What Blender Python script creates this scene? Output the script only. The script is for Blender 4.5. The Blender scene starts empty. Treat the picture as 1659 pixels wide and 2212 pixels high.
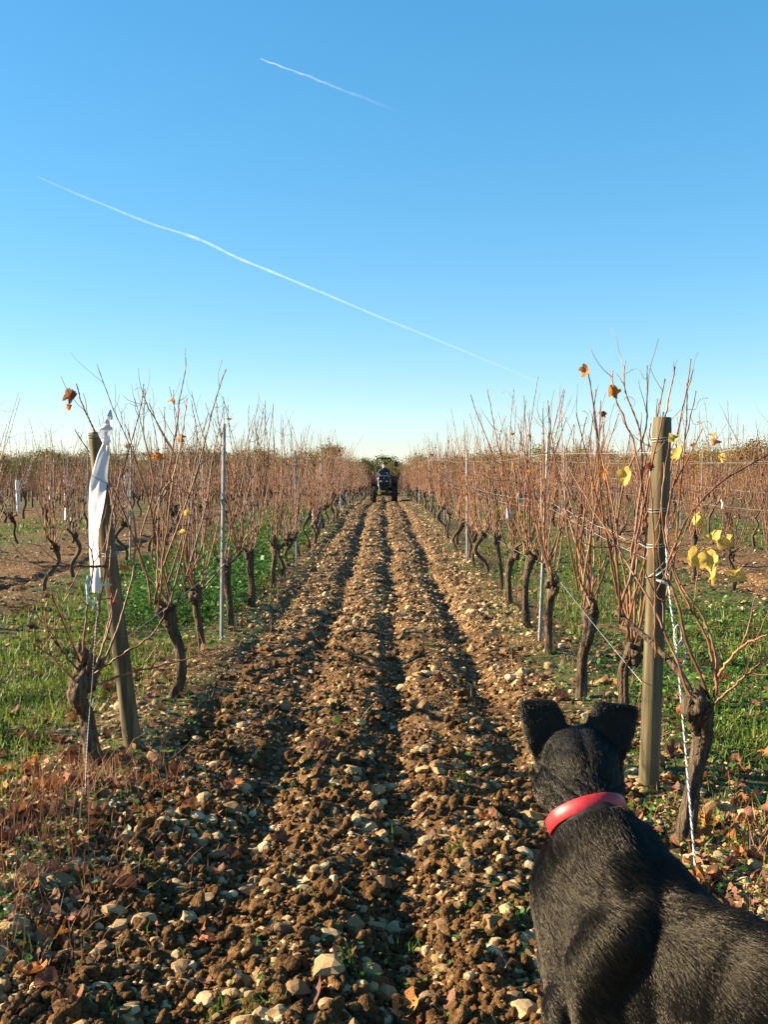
import bpy, bmesh, math, time
import numpy as np
from mathutils import Vector, Matrix, Quaternion
from mathutils.bvhtree import BVHTree

T0 = time.time()
SC = bpy.context.scene
COL = SC.collection
R = math.radians

# ------------------------------------------------------------------ camera
HC = 1.30                                   # eye height
FPX = 2150.0                                # focal length in px of a 1659 x 2212 frame
PITCH = math.atan(86 / FPX)
cam_d = bpy.data.cameras.new('camera'); cam = bpy.data.objects.new('camera', cam_d); COL.objects.link(cam)
cam_d.sensor_fit = 'VERTICAL'; cam_d.sensor_height = 24.0; cam_d.lens = 24.0 * FPX / 2212
cam_d.clip_start = 0.05; cam_d.clip_end = 60000
cam.location = (0, 0, HC); cam.rotation_euler = (math.pi / 2 - PITCH, 0, 0)
SC.camera = cam

# ------------------------------------------------------------------ sky, sun, exposure
SUN_AZ = R(-82.0)          # from +Y clockwise seen from above
SUN_EL = R(21.0)
to_sun = Vector((math.sin(SUN_AZ) * math.cos(SUN_EL), math.cos(SUN_AZ) * math.cos(SUN_EL), math.sin(SUN_EL)))
W = bpy.data.worlds.new('World'); SC.world = W; W.use_nodes = True
nt = W.node_tree; nt.nodes.clear()
sky = nt.nodes.new('ShaderNodeTexSky'); sky.sky_type = 'NISHITA'; sky.sun_disc = False
sky.sun_elevation = SUN_EL; sky.sun_rotation = SUN_AZ
sky.altitude = 200; sky.air_density = 1.0; sky.dust_density = 0.1; sky.ozone_density = 4.5
hs = nt.nodes.new('ShaderNodeHueSaturation'); hs.inputs['Saturation'].default_value = 1.53; hs.inputs['Hue'].default_value = 0.494
bg = nt.nodes.new('ShaderNodeBackground'); bg.inputs['Strength'].default_value = 0.100
wo = nt.nodes.new('ShaderNodeOutputWorld')
gmm = nt.nodes.new('ShaderNodeGamma'); gmm.inputs[1].default_value = 0.6
nt.links.new(sky.outputs[0], gmm.inputs[0]); nt.links.new(gmm.outputs[0], hs.inputs['Color']); nt.links.new(hs.outputs[0], bg.inputs['Color']); nt.links.new(bg.outputs[0], wo.inputs['Surface'])
sun_d = bpy.data.lights.new('sun', 'SUN'); sun_d.energy = 5.0; sun_d.angle = R(0.5); sun_d.color = (1.0, 0.85, 0.61)
sun = bpy.data.objects.new('sun', sun_d); COL.objects.link(sun); sun.rotation_euler = to_sun.to_track_quat('Z', 'Y').to_euler()
vs = SC.view_settings; vs.view_transform = 'Standard'; vs.look = 'None'; vs.exposure = 2.0; vs.gamma = 1.0; vs.use_curve_mapping = False
SC.render.engine = 'CYCLES'
cy = SC.cycles; cy.max_bounces = 6; cy.diffuse_bounces = 3; cy.glossy_bounces = 2; cy.transmission_bounces = 3; cy.transparent_max_bounces = 10
cy.use_denoising = True; cy.denoiser = 'OPENIMAGEDENOISE'
cy.sample_clamp_indirect = 4.0

# ------------------------------------------------------------------ helpers
def ray(px, py):
    """direction of the eye ray through a pixel of the 1659 x 2212 picture, scaled to unit depth y"""
    u = (px - 829.5) / FPX; v = (1106 - py) / FPX
    d = Vector((u, math.cos(PITCH) + v * math.sin(PITCH), -math.sin(PITCH) + v * math.cos(PITCH)))
    return d / d.y
def P(px, py, d):
    r = ray(px, py); return np.array((r.x * d, d, HC + r.z * d))
def G(px, py):
    r = ray(px, py); d = -HC / r.z; return np.array((r.x * d, d, 0.0))

def hash2(ix, iy, seed):
    h = (ix.astype(np.int64) * 374761393 + iy.astype(np.int64) * 668265263 + seed * 1442695041) & 0x7fffffff
    h = ((h ^ (h >> 13)) * 1274126177) & 0x7fffffff
    h = h ^ (h >> 16)
    return (h & 0xffffff) / float(0xffffff)
def vnoise(x, y, seed=0):
    x = np.asarray(x, float); y = np.asarray(y, float)
    ix = np.floor(x); iy = np.floor(y); fx = x - ix; fy = y - iy
    fx = fx * fx * (3 - 2 * fx); fy = fy * fy * (3 - 2 * fy)
    a = hash2(ix, iy, seed); b = hash2(ix + 1, iy, seed); c = hash2(ix, iy + 1, seed); d = hash2(ix + 1, iy + 1, seed)
    return (a * (1 - fx) + b * fx) * (1 - fy) + (c * (1 - fx) + d * fx) * fy
def fbm(x, y, seed=0, oct=3):
    s = 0; a = 0.5; f = 1.0; n = 0
    for o in range(oct):
        s = s + a * vnoise(x * f, y * f, seed + o * 17); n += a; a *= 0.5; f *= 2.03
    return s / n
def cells(x, y, seed=0):
    """distance to the nearest jittered cell point, 0..~1"""
    x = np.asarray(x, float); y = np.asarray(y, float)
    ix = np.floor(x); iy = np.floor(y); best = np.full(x.shape, 9.0)
    for i in (-1, 0, 1):
        for j in (-1, 0, 1):
            cx = ix + i; cy_ = iy + j
            dx = cx + hash2(cx, cy_, seed) - x; dy = cy_ + hash2(cx, cy_, seed + 5) - y
            best = np.minimum(best, dx * dx + dy * dy)
    return np.sqrt(best)
def sstep(a, b, x):
    t = np.clip((x - a) / (b - a), 0, 1); return t * t * (3 - 2 * t)

def mesh_np(name, V, F, smooth=True, mats=(), mat_idx=None, attrs=None):
    V = np.ascontiguousarray(V, dtype=np.float32); F = np.ascontiguousarray(F, dtype=np.int32)
    k = F.shape[1]; m = bpy.data.meshes.new(name)
    m.vertices.add(len(V)); m.vertices.foreach_set('co', V.ravel())
    m.loops.add(F.size); m.loops.foreach_set('vertex_index', F.ravel())
    m.polygons.add(len(F)); m.polygons.foreach_set('loop_start', np.arange(0, F.size, k, dtype=np.int32))
    m.polygons.foreach_set('use_smooth', np.full(len(F), bool(smooth)))
    for mt in mats: m.materials.append(mt)
    if mat_idx is not None: m.polygons.foreach_set('material_index', np.asarray(mat_idx, dtype=np.int32))
    for an, arr in (attrs or {}).items():
        a = m.attributes.new(an, 'FLOAT', 'POINT'); a.data.foreach_set('value', np.asarray(arr, dtype=np.float32))
    m.update(calc_edges=True)
    return m
class Acc:
    """collects triangle pieces of one mesh"""
    def __init__(s): s.V = []; s.F = []; s.M = []; s.A = []; s.n = 0
    def add(s, V, F, mi=0, a=None):
        s.V.append(np.asarray(V, float)); s.F.append(np.asarray(F, int) + s.n); s.M.append(np.full(len(F), mi)); s.n += len(V)
        s.A.append(np.full(len(V), 0.0 if a is None else a))
        return s
    def mesh(s, name, mats, smooth=True, attr=None):
        return mesh_np(name, np.concatenate(s.V), np.concatenate(s.F), smooth, mats, np.concatenate(s.M), {attr: np.concatenate(s.A)} if attr else None)
def link(name, mesh, parent=None, loc=None, rot=None, scale=None):
    o = bpy.data.objects.new(name, mesh); COL.objects.link(o)
    if parent is not None: o.parent = parent
    if loc is not None: o.location = tuple(loc)
    if rot is not None: o.rotation_euler = rot
    if scale is not None: o.scale = scale if hasattr(scale, '__len__') else (scale,) * 3
    return o
def tag(o, label=None, cat=None, group=None, kind=None):
    if label: o['label'] = label
    if cat: o['category'] = cat
    if group: o['group'] = group
    if kind: o['kind'] = kind
    return o
def empty(name, loc=(0, 0, 0), rz=0.0):
    o = bpy.data.objects.new(name, None); COL.objects.link(o); o.location = tuple(loc); o.rotation_euler = (0, 0, rz); o.empty_display_size = 0.05
    return o

def smooth_path(pts, n):
    """Catmull-Rom resample"""
    p = np.asarray(pts, float)
    if len(p) == 2: return p[0] + (p[1] - p[0]) * np.linspace(0, 1, n)[:, None]
    q = np.vstack([2 * p[0] - p[1], p, 2 * p[-1] - p[-2]])
    t = np.linspace(0, len(p) - 1 - 1e-9, n); i = t.astype(int); f = (t - i)[:, None]
    a, b, c, d = q[i], q[i + 1], q[i + 2], q[i + 3]
    return 0.5 * (2 * b + (c - a) * f + (2 * a - 5 * b + 4 * c - d) * f * f + (3 * b - a - 3 * c + d) * f ** 3)
def tube(pts, rad, sides=5, mod=None, cap=True):
    p = np.asarray(pts, float); n = len(p); rad = np.broadcast_to(np.asarray(rad, float), (n,))
    t = np.gradient(p, axis=0); t /= np.linalg.norm(t, axis=1)[:, None] + 1e-12
    up = np.array((1.0, 0, 0)) if abs(t[0][0]) < 0.8 else np.array((0, 1.0, 0))
    N = np.zeros((n, 3)); u = up - t[0] * up.dot(t[0]); u /= np.linalg.norm(u); N[0] = u
    for i in range(1, n):
        u = u - t[i] * u.dot(t[i]); u /= np.linalg.norm(u) + 1e-12; N[i] = u
    B = np.cross(t, N)
    a = np.arange(sides) * 2 * math.pi / sides
    rr = rad[:, None] * (np.ones((n, sides)) if mod is None else mod)
    V = p[:, None, :] + rr[:, :, None] * (np.cos(a)[None, :, None] * N[:, None, :] + np.sin(a)[None, :, None] * B[:, None, :])
    V = V.reshape(-1, 3)
    i, j = np.meshgrid(np.arange(n - 1), np.arange(sides), indexing='ij')
    i = i.ravel(); j = j.ravel(); j2 = (j + 1) % sides
    A_ = i * sides + j; B_ = i * sides + j2; C_ = (i + 1) * sides + j2; D_ = (i + 1) * sides + j
    F = np.concatenate([np.stack([A_, B_, C_], 1), np.stack([A_, C_, D_], 1)])
    if cap:
        k = len(V); V = np.vstack([V, p[0], p[-1]]); jj = np.arange(sides); j2 = (jj + 1) % sides
        F = np.vstack([F, np.stack([j2, jj, np.full(sides, k)], 1), np.stack([(n - 1) * sides + jj, (n - 1) * sides + j2, np.full(sides, k + 1)], 1)])
    return V, F
_ico = {}
def ico(sub):
    if sub == 0: return np.array([(1, 0, 0), (-1, 0, 0), (0, 1, 0), (0, -1, 0), (0, 0, 1), (0, 0, -1.0)]), np.array([(0, 2, 4), (2, 1, 4), (1, 3, 4), (3, 0, 4), (2, 0, 5), (1, 2, 5), (3, 1, 5), (0, 3, 5)])
    if sub not in _ico:
        bm = bmesh.new(); bmesh.ops.create_icosphere(bm, subdivisions=sub, radius=1.0)
        bm.verts.ensure_lookup_table()
        _ico[sub] = (np.array([v.co[:] for v in bm.verts]), np.array([[v.index for v in f.verts] for f in bm.faces])); bm.free()
    return _ico[sub]
def box(cx, cy_, cz, sx, sy, sz, bev=0.0):
    """bevelled box -> tri arrays"""
    bm = bmesh.new(); bmesh.ops.create_cube(bm, size=1.0)
    for v in bm.verts: v.co = (v.co.x * sx, v.co.y * sy, v.co.z * sz)
    if bev > 0: bmesh.ops.bevel(bm, geom=list(bm.edges), offset=bev, segments=2, affect='EDGES', profile=0.5)
    bmesh.ops.triangulate(bm, faces=list(bm.faces)); bm.verts.ensure_lookup_table()
    V = np.array([v.co[:] for v in bm.verts]) + (cx, cy_, cz); F = np.array([[v.index for v in f.verts] for f in bm.faces]); bm.free()
    return V, F
def rotz(V, a):
    c, s = math.cos(a), math.sin(a); V = np.asarray(V, float)
    return np.stack([V[:, 0] * c - V[:, 1] * s, V[:, 0] * s + V[:, 1] * c, V[:, 2]], 1)
def rand_rots(rng, n):
    q = rng.normal(size=(n, 4)); q /= np.linalg.norm(q, axis=1)[:, None]; w, x, y, z = q.T
    return np.stack([np.stack([1 - 2 * (y * y + z * z), 2 * (x * y - z * w), 2 * (x * z + y * w)], 1),
                     np.stack([2 * (x * y + z * w), 1 - 2 * (x * x + z * z), 2 * (y * z - x * w)], 1),
                     np.stack([2 * (x * z - y * w), 2 * (y * z + x * w), 1 - 2 * (x * x + y * y)], 1)], 1)

# ------------------------------------------------------------------ materials
def newmat(name):
    m = bpy.data.materials.new(name); m.use_nodes = True; n = m.node_tree; n.nodes.clear()
    o = n.nodes.new('ShaderNodeOutputMaterial'); b = n.nodes.new('ShaderNodeBsdfPrincipled'); n.links.new(b.outputs[0], o.inputs['Surface'])
    return m, n, b
def ramp(n, fac, stops):
    r = n.nodes.new('ShaderNodeValToRGB'); cr = r.color_ramp
    while len(cr.elements) < len(stops): cr.elements.new(0.5)
    for e, (p, c) in zip(cr.elements, stops): e.position = p; e.color = (*c, 1)
    n.links.new(fac, r.inputs[0]); return r.outputs[0]
def mixc(n, fac, a, b, mode='MIX'):
    x = n.nodes.new('ShaderNodeMix'); x.data_type = 'RGBA'; x.blend_type = mode
    for sock, val in ((x.inputs[0], fac), (x.inputs[6], a), (x.inputs[7], b)):
        if isinstance(val, (int, float)): sock.default_value = val
        elif isinstance(val, tuple): sock.default_value = (*val, 1)
        else: n.links.new(val, sock)
    return x.outputs[2]
def noise(n, scale, detail=4, rough=0.55, stretch=None, coord='Object'):
    tc = n.nodes.new('ShaderNodeTexCoord'); src = tc.outputs[coord]
    if stretch:
        mp = n.nodes.new('ShaderNodeMapping'); mp.inputs['Scale'].default_value = stretch; n.links.new(src, mp.inputs[0]); src = mp.outputs[0]
    t = n.nodes.new('ShaderNodeTexNoise'); t.inputs['Scale'].default_value = scale; t.inputs['Detail'].default_value = detail; t.inputs['Roughness'].default_value = rough
    n.links.new(src, t.inputs['Vector']); return t.outputs[0]
def bump(n, b, h, strength=0.3, dist=0.01):
    x = n.nodes.new('ShaderNodeBump'); x.inputs['Strength'].default_value = strength; x.inputs['Distance'].default_value = dist
    n.links.new(h, x.inputs['Height']); n.links.new(x.outputs[0], b.inputs['Normal'])
def attr(n, name):
    a = n.nodes.new('ShaderNodeAttribute'); a.attribute_name = name; return a.outputs['Fac']
def objrand(n): return n.nodes.new('ShaderNodeObjectInfo').outputs['Random']
def mat_var(name, stops, scale=8, rough=0.8, bs=0.0, bd=0.01, stretch=None, metal=0.0, rnd=None, rnd_stops=None, spec=0.3, detail=5, transl=None, coord='Object'):
    """noise-driven colour; rnd = 'obj' or an attribute name tints each piece"""
    m, n, b = newmat(name); f = noise(n, scale, detail, stretch=stretch, coord=coord); c = ramp(n, f, stops)
    if rnd: c = mixc(n, 1.0, c, ramp(n, objrand(n) if rnd == 'obj' else attr(n, rnd), rnd_stops), 'MULTIPLY')
    n.links.new(c, b.inputs['Base Color']); b.inputs['Roughness'].default_value = rough; b.inputs['Metallic'].default_value = metal
    b.inputs['Specular IOR Level'].default_value = spec
    if bs: bump(n, b, f, bs, bd)
    if transl:
        tr = n.nodes.new('ShaderNodeBsdfTranslucent'); n.links.new(c, tr.inputs[0]); mx = n.nodes.new('ShaderNodeMixShader'); mx.inputs[0].default_value = transl
        out = [x for x in n.nodes if x.type == 'OUTPUT_MATERIAL'][0]
        n.links.new(b.outputs[0], mx.inputs[1]); n.links.new(tr.outputs[0], mx.inputs[2]); n.links.new(mx.outputs[0], out.inputs[0])
    return m

STONE_TINT = [(0.0, (0.34, 0.25, 0.17)), (0.3, (0.55, 0.40, 0.26)), (0.6, (0.92, 0.78, 0.56)), (0.78, (0.66, 0.46, 0.27)), (1.0, (1.2, 1.1, 0.92))]
M = {}
M['stone'] = mat_var('limestone', [(0.3, (0.20, 0.12, 0.06)), (0.46, (0.44, 0.35, 0.24)), (0.75, (0.62, 0.54, 0.42))], 28, 0.9, 0.5, 0.006, rnd='obj', rnd_stops=STONE_TINT, spec=0.15)
M['stone_small'] = mat_var('limestone_rubble', [(0.3, (0.20, 0.12, 0.06)), (0.46, (0.44, 0.35, 0.24)), (0.75, (0.62, 0.54, 0.42))], 28, 0.9, 0.4, 0.005, rnd='tint', rnd_stops=STONE_TINT, spec=0.15)
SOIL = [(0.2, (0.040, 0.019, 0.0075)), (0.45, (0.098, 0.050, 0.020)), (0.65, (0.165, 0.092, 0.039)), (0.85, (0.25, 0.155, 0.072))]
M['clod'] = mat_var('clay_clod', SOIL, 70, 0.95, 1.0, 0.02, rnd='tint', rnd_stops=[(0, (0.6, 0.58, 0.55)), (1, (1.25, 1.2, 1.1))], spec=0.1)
# ground: soil, grassy dirt and stubble by where the plough went (attribute, not shade)
m, n, b = newmat('vineyard_soil')
f1 = noise(n, 14, 8, 0.65); f2 = noise(n, 1.3, 4); f3 = noise(n, 60, 4, 0.7)
soil = ramp(n, f1, SOIL)
vor = n.nodes.new('ShaderNodeTexVoronoi'); vor.inputs['Scale'].default_value = 26; tc = n.nodes.new('ShaderNodeTexCoord'); n.links.new(tc.outputs['Object'], vor.inputs[0])
stn = ramp(n, vor.outputs['Color'], [(0.0, (0.30, 0.21, 0.12)), (1.0, (0.55, 0.46, 0.33))])
sf = n.nodes.new('ShaderNodeMath'); sf.operation = 'LESS_THAN'; sf.inputs[1].default_value = 0.30; n.links.new(vor.outputs['Distance'], sf.inputs[0])
sfm = n.nodes.new('ShaderNodeMath'); sfm.operation = 'MULTIPLY'; n.links.new(sf.outputs[0], sfm.inputs[0]); n.links.new(f2, sfm.inputs[1])
soil = mixc(n, sfm.outputs[0], soil, stn)
turf = ramp(n, f1, [(0.3, (0.045, 0.045, 0.016)), (0.5, (0.075, 0.08, 0.025)), (0.7, (0.13, 0.10, 0.045))])
col = mixc(n, attr(n, 'turf'), soil, turf)
n.links.new(col, b.inputs['Base Color']); b.inputs['Roughness'].default_value = 0.95; b.inputs['Specular IOR Level'].default_value = 0.1
bump(n, b, f1, 0.9, 0.03); M['ground'] = m

M['bark'] = mat_var('vine_bark', [(0.25, (0.035, 0.024, 0.017)), (0.5, (0.11, 0.078, 0.052)), (0.75, (0.22, 0.165, 0.115))], 75, 0.95, 1.0, 0.025, stretch=(1, 1, 0.10), rnd='obj', rnd_stops=[(0, (0.7, 0.7, 0.7)), (1, (1.15, 1.1, 1.05))], spec=0.1)
M['cane'] = mat_var('vine_cane', [(0.3, (0.10, 0.038, 0.020)), (0.5, (0.23, 0.100, 0.046)), (0.72, (0.42, 0.23, 0.11))], 9, 0.5, rnd='obj', rnd_stops=[(0, (0.42, 0.40, 0.42)), (1, (1.0, 0.97, 0.92))], spec=0.3)
M['cane_far'] = mat_var('vine_cane_far', [(0.3, (0.12, 0.055, 0.028)), (0.5, (0.22, 0.108, 0.050)), (0.75, (0.34, 0.19, 0.092))], 1.2, 0.7)
def leafmat(name, a, b_, c): return mat_var(name, [(0.3, a), (0.5, b_), (0.7, c)], 22, 0.6, 0.3, 0.004, transl=0.45, spec=0.25)
M['leaf_yellow'] = leafmat('yellow_leaf', (0.42, 0.20, 0.03), (0.62, 0.42, 0.09), (0.72, 0.56, 0.19))
M['leaf_orange'] = leafmat('orange_leaf', (0.30, 0.08, 0.02), (0.52, 0.19, 0.045), (0.62, 0.30, 0.08))
M['leaf_brown'] = leafmat('brown_leaf', (0.09, 0.035, 0.02), (0.17, 0.07, 0.035), (0.26, 0.12, 0.06))
M['leaf_red'] = leafmat('dark_red_leaf', (0.09, 0.018, 0.02), (0.20, 0.035, 0.03), (0.32, 0.09, 0.05))
M['leaf_litter'] = mat_var('fallen_leaf', [(0.3, (0.10, 0.045, 0.028)), (0.5, (0.20, 0.095, 0.055)), (0.7, (0.34, 0.19, 0.11))], 18, 0.75, 0.3, 0.004, rnd='obj', rnd_stops=[(0, (0.6, 0.5, 0.5)), (0.5, (1.0, 0.95, 0.95)), (0.85, (1.5, 1.1, 0.7)), (1, (1.9, 1.5, 0.6))], spec=0.2, transl=0.2)
M['grass'] = mat_var('grass_blade', [(0.3, (0.048, 0.085, 0.010)), (0.5, (0.092, 0.145, 0.016)), (0.7, (0.16, 0.20, 0.036))], 3, 0.55, rnd='tint', rnd_stops=[(0, (0.6, 0.75, 0.6)), (0.7, (1.1, 1.1, 1.0)), (1, (2.2, 1.5, 1.6))], transl=0.35, spec=0.3)
M['weed'] = mat_var('weed_leaf', [(0.3, (0.036, 0.092, 0.010)), (0.5, (0.064, 0.152, 0.016)), (0.7, (0.11, 0.21, 0.03))], 3, 0.5, rnd='tint', rnd_stops=[(0, (0.65, 0.7, 0.6)), (1, (1.25, 1.2, 1.1))], transl=0.35, spec=0.35)
M['dry'] = mat_var('dry_grass', [(0.3, (0.17, 0.075, 0.045)), (0.5, (0.30, 0.15, 0.085)), (0.7, (0.46, 0.30, 0.17))], 4, 0.8, rnd='tint', rnd_stops=[(0, (0.6, 0.5, 0.5)), (1, (1.2, 1.15, 1.0))], transl=0.25, spec=0.15)
# weathered posts: greenish grey with grain and cracks
def postmat(name, a, b_, c):
    m, n, b = newmat(name); g = noise(n, 30, 6, 0.6, stretch=(1, 1, 0.05)); s = noise(n, 3.5, 3)
    cc = mixc(n, 0.55, ramp(n, g, [(0.3, a), (0.5, b_), (0.72, c)]), ramp(n, s, [(0.35, (0.6, 0.62, 0.5)), (0.65, (1.0, 0.95, 0.8))]), 'MULTIPLY')
    n.links.new(cc, b.inputs['Base Color']); b.inputs['Roughness'].default_value = 0.85; b.inputs['Specular IOR Level'].default_value = 0.15; bump(n, b, g, 0.6, 0.006); return m
M['post'] = postmat('weathered_post', (0.04, 0.031, 0.018), (0.125, 0.098, 0.058), (0.24, 0.195, 0.125))
M['postend'] = mat_var('cut_wood', [(0.3, (0.16, 0.14, 0.11)), (0.6, (0.36, 0.33, 0.27))], 40, 0.9, 0.5, 0.004)
M['zinc'] = mat_var('galvanised_steel', [(0.3, (0.13, 0.135, 0.14)), (0.7, (0.27, 0.27, 0.27))], 25, 0.5, metal=0.35, spec=0.4)
M['wire'] = mat_var('steel_wire', [(0.3, (0.20, 0.20, 0.20)), (0.7, (0.38, 0.37, 0.36))], 30, 0.5, metal=0.5)
M['rope_w'] = mat_var('white_strand', [(0.3, (0.42, 0.40, 0.37)), (0.7, (0.62, 0.60, 0.56))], 60, 0.6)
M['rope_d'] = mat_var('dark_strand', [(0.3, (0.05, 0.05, 0.055)), (0.7, (0.12, 0.12, 0.13))], 60, 0.6)
M['cloth'] = mat_var('white_cloth', [(0.3, (0.74, 0.73, 0.76)), (0.7, (0.84, 0.83, 0.84))], 12, 0.9, 0.2, 0.004, transl=0.42, spec=0.1)
M['ribbon'] = mat_var('teal_ribbon', [(0.3, (0.35, 0.55, 0.52)), (0.7, (0.50, 0.68, 0.66))], 12, 0.6)
M['white_plastic'] = mat_var('white_plastic', [(0.3, (0.68, 0.67, 0.66)), (0.7, (0.80, 0.79, 0.77))], 6, 0.5)
M['blue_plastic'] = mat_var('pale_blue_film', [(0.3, (0.34, 0.38, 0.50)), (0.7, (0.52, 0.55, 0.66))], 9, 0.4, 0.6, 0.01, transl=0.3)

# ------------------------------------------------------------------ terrain
RS = 2.44                                    # row spacing
ROWX = lambda k: (k + 0.5) * RS              # k = 0 row by the dog, k = -1 row with the cloth
def base_h(x, y):
    d = np.maximum(y - 46.0, 0)
    rise = 0.20 * sstep(11, 29, y) - 0.20 * sstep(31, 43, y)
    return rise - 0.023 * d * sstep(0, 25, d) * (y < 230) + -0.023 * 184 * (y >= 230)
def alley(x):
    a = np.round(x / RS); return a, x - a * RS
def ploughed(x, y):
    a, u = alley(x); even = (np.mod(a, 2) == 0)
    w = 0.95 + 0.14 * (fbm(y * 0.8, a * 7.3, 3) - 0.5) + 0.10 * (fbm(x * 5, y * 5, 9) - 0.5)
    p = np.where(even, 1 - sstep(w - 0.10, w + 0.14, np.abs(u)), 0.0)
    return p
def H(x, y):
    x = np.asarray(x, float); y = np.asarray(y, float)
    p = ploughed(x, y); a, u = alley(x)
    ph = u - 0.07 + 0.16 * (fbm(y * 0.6, a * 3.1 + x * 0.9, 21) - 0.5)
    fur = 0.55 - 1.75 * np.exp(-(((ph / 0.535 + 0.5) % 1.0 - 0.5) * 0.535 / 0.105) ** 2)
    near = sstep(120, 20, y)
    amp = (0.032 + 0.008 * sstep(4, 9, y)) * (0.25 + 1.45 * fbm(x * 1.8, y * 1.1, 31))
    h = p * (amp * fur - 0.015)
    row = np.exp(-((np.abs(u) - RS / 2) / 0.33) ** 2)
    h = h + 0.045 * row * np.where(np.mod(a, 2) == 0, 1.0, 0.9)
    h = h + p * near * (0.085 * (fbm(x * 5.0, y * 5.0, 41, 3) - 0.5) + 0.035 * (0.55 - cells(x * 11, y * 11, 51)) + 0.018 * (0.55 - cells(x * 26, y * 26, 61)))
    h = h + (1 - p) * near * (0.05 * (fbm(x * 2.5, y * 2.5, 71) - 0.5) + 0.022 * (fbm(x * 14, y * 14, 81) - 0.5) + 0.012 * (0.55 - cells(x * 24, y * 24, 91)))
    return h + base_h(x, y)
def H1(x, y): return float(H(np.array([x]), np.array([y]))[0])

def axis(parts):
    out = []
    for a, b_, st in parts: out += list(np.arange(a, b_, st))
    return np.array(out)
xs_r = axis([(0, 1.5, 0.02), (1.5, 4.6, 0.05)]); xf = [4.6]
while xf[-1] < 1500: xf.append(xf[-1] * 1.06 + 0.05)
xs = np.concatenate([xs_r, xf]); xs = np.concatenate([-xs[:0:-1], xs])
ys = list(np.arange(-8, 1.8, 0.35)); yv = 1.8
while yv < 60: ys.append(yv); yv += max(0.018, 0.0075 * yv)
while yv < 2500: ys.append(yv); yv *= 1.035
ys = np.array(ys)
X, Y = np.meshgrid(xs, ys); Z = H(X, Y)
nx, ny = len(xs), len(ys)
ii, jj = np.meshgrid(np.arange(ny - 1), np.arange(nx - 1), indexing='ij'); q = (ii * nx + jj).ravel()
F4 = np.stack([q, q + 1, q + nx + 1, q + nx], 1)
pl = ploughed(X, Y)
tf = (1 - pl) * (0.25 + 0.75 * sstep(0.35, 0.6, fbm(X * 1.1, Y * 1.1, 101)))
tf = np.where(np.abs(Y - 100) < 1e9, tf, tf)
gm = mesh_np('vineyard_ground', np.stack([X.ravel(), Y.ravel(), Z.ravel()], 1), F4, True, [M['ground']], None, {'turf': tf.ravel()})
ground = tag(link('ground', gm), 'brown stony vineyard soil with furrows between the vine rows', None, None, 'structure')

# ------------------------------------------------------------------ stones and clods
def stone_proto(seed, sub, rough):
    rng = np.random.default_rng(seed); V, F = ico(sub); V = V.copy()
    for _ in range(7):                                           # knock flat facets off
        nrm = rng.normal(size=3); nrm /= np.linalg.norm(nrm); d = rng.uniform(0.55, 0.9); k = V @ nrm
        V = V - np.outer(np.maximum(k - d, 0), nrm)
    V = V * (1 + rough * (rng.random(len(V)) - 0.5))[:, None]
    return V * np.array((1.0, rng.uniform(0.65, 0.95), rng.uniform(0.45, 0.75))), F
def clod_proto(seed, sub):
    rng = np.random.default_rng(seed); V, F = ico(sub)
    D_ = rng.normal(size=(14, 3)); D_ /= np.linalg.norm(D_, axis=1)[:, None]
    r = 0.62 + (np.maximum(V @ D_.T, 0) ** 9 * rng.uniform(-0.1, 0.6, 14)).sum(1) + 0.25 * (rng.random(len(V)) - 0.5)
    return V * r[:, None] * np.array((1.0, 0.9, 0.75)), F
def visible(x, y, pad=0.15): return (np.abs(x) < 0.40 * y + pad) & (y > 2.15)
def scatter(rng, n, y0, y1, xmax=60, pw=1.0):
    """points spread evenly per picture row: nearer ones denser"""
    t = rng.random(n); y = 1.0 / (1.0 / y0 + (1.0 / y1 - 1.0 / y0) * t) if pw == 1.0 else y0 + (y1 - y0) * t
    x = (rng.random(n) * 2 - 1) * np.minimum(0.41 * y + 0.1, xmax)
    return x, y
def merge_instances(protos, pid, pos, rot, scl):
    VV, FF, own, n = [], [], [], 0
    for k, (V, F) in enumerate(protos):
        s = np.where(pid == k)[0]
        if not len(s): continue
        out = np.einsum('nij,vj->nvi', rot[s], V) * scl[s][:, None, None] + pos[s][:, None, :]
        VV.append(out.reshape(-1, 3)); FF.append((F[None] + (np.arange(len(s)) * len(V))[:, None, None] + n).reshape(-1, 3)); own.append(np.repeat(s, len(V))); n += len(s) * len(V)
    return np.concatenate(VV), np.concatenate(FF), np.concatenate(own)
def flat_rots(rng, n, tilt=0.5):
    """mostly upright random rotations"""
    az = rng.random(n) * 6.283; ax = rng.random(n) * 6.283; t = rng.normal(size=n) * tilt
    K = np.zeros((n, 3, 3)); u = np.stack([np.cos(ax), np.sin(ax), 0 * ax], 1)
    K[:, 0, 1] = -u[:, 2]; K[:, 0, 2] = u[:, 1]; K[:, 1, 0] = u[:, 2]; K[:, 1, 2] = -u[:, 0]; K[:, 2, 0] = -u[:, 1]; K[:, 2, 1] = u[:, 0]
    Rt = np.eye(3)[None] + np.sin(t)[:, None, None] * K + (1 - np.cos(t))[:, None, None] * (K @ K)
    Z_ = np.zeros((n, 3, 3)); Z_[:, 0, 0] = np.cos(az); Z_[:, 0, 1] = -np.sin(az); Z_[:, 1, 0] = np.sin(az); Z_[:, 1, 1] = np.cos(az); Z_[:, 2, 2] = 1
    return Rt @ Z_

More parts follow.
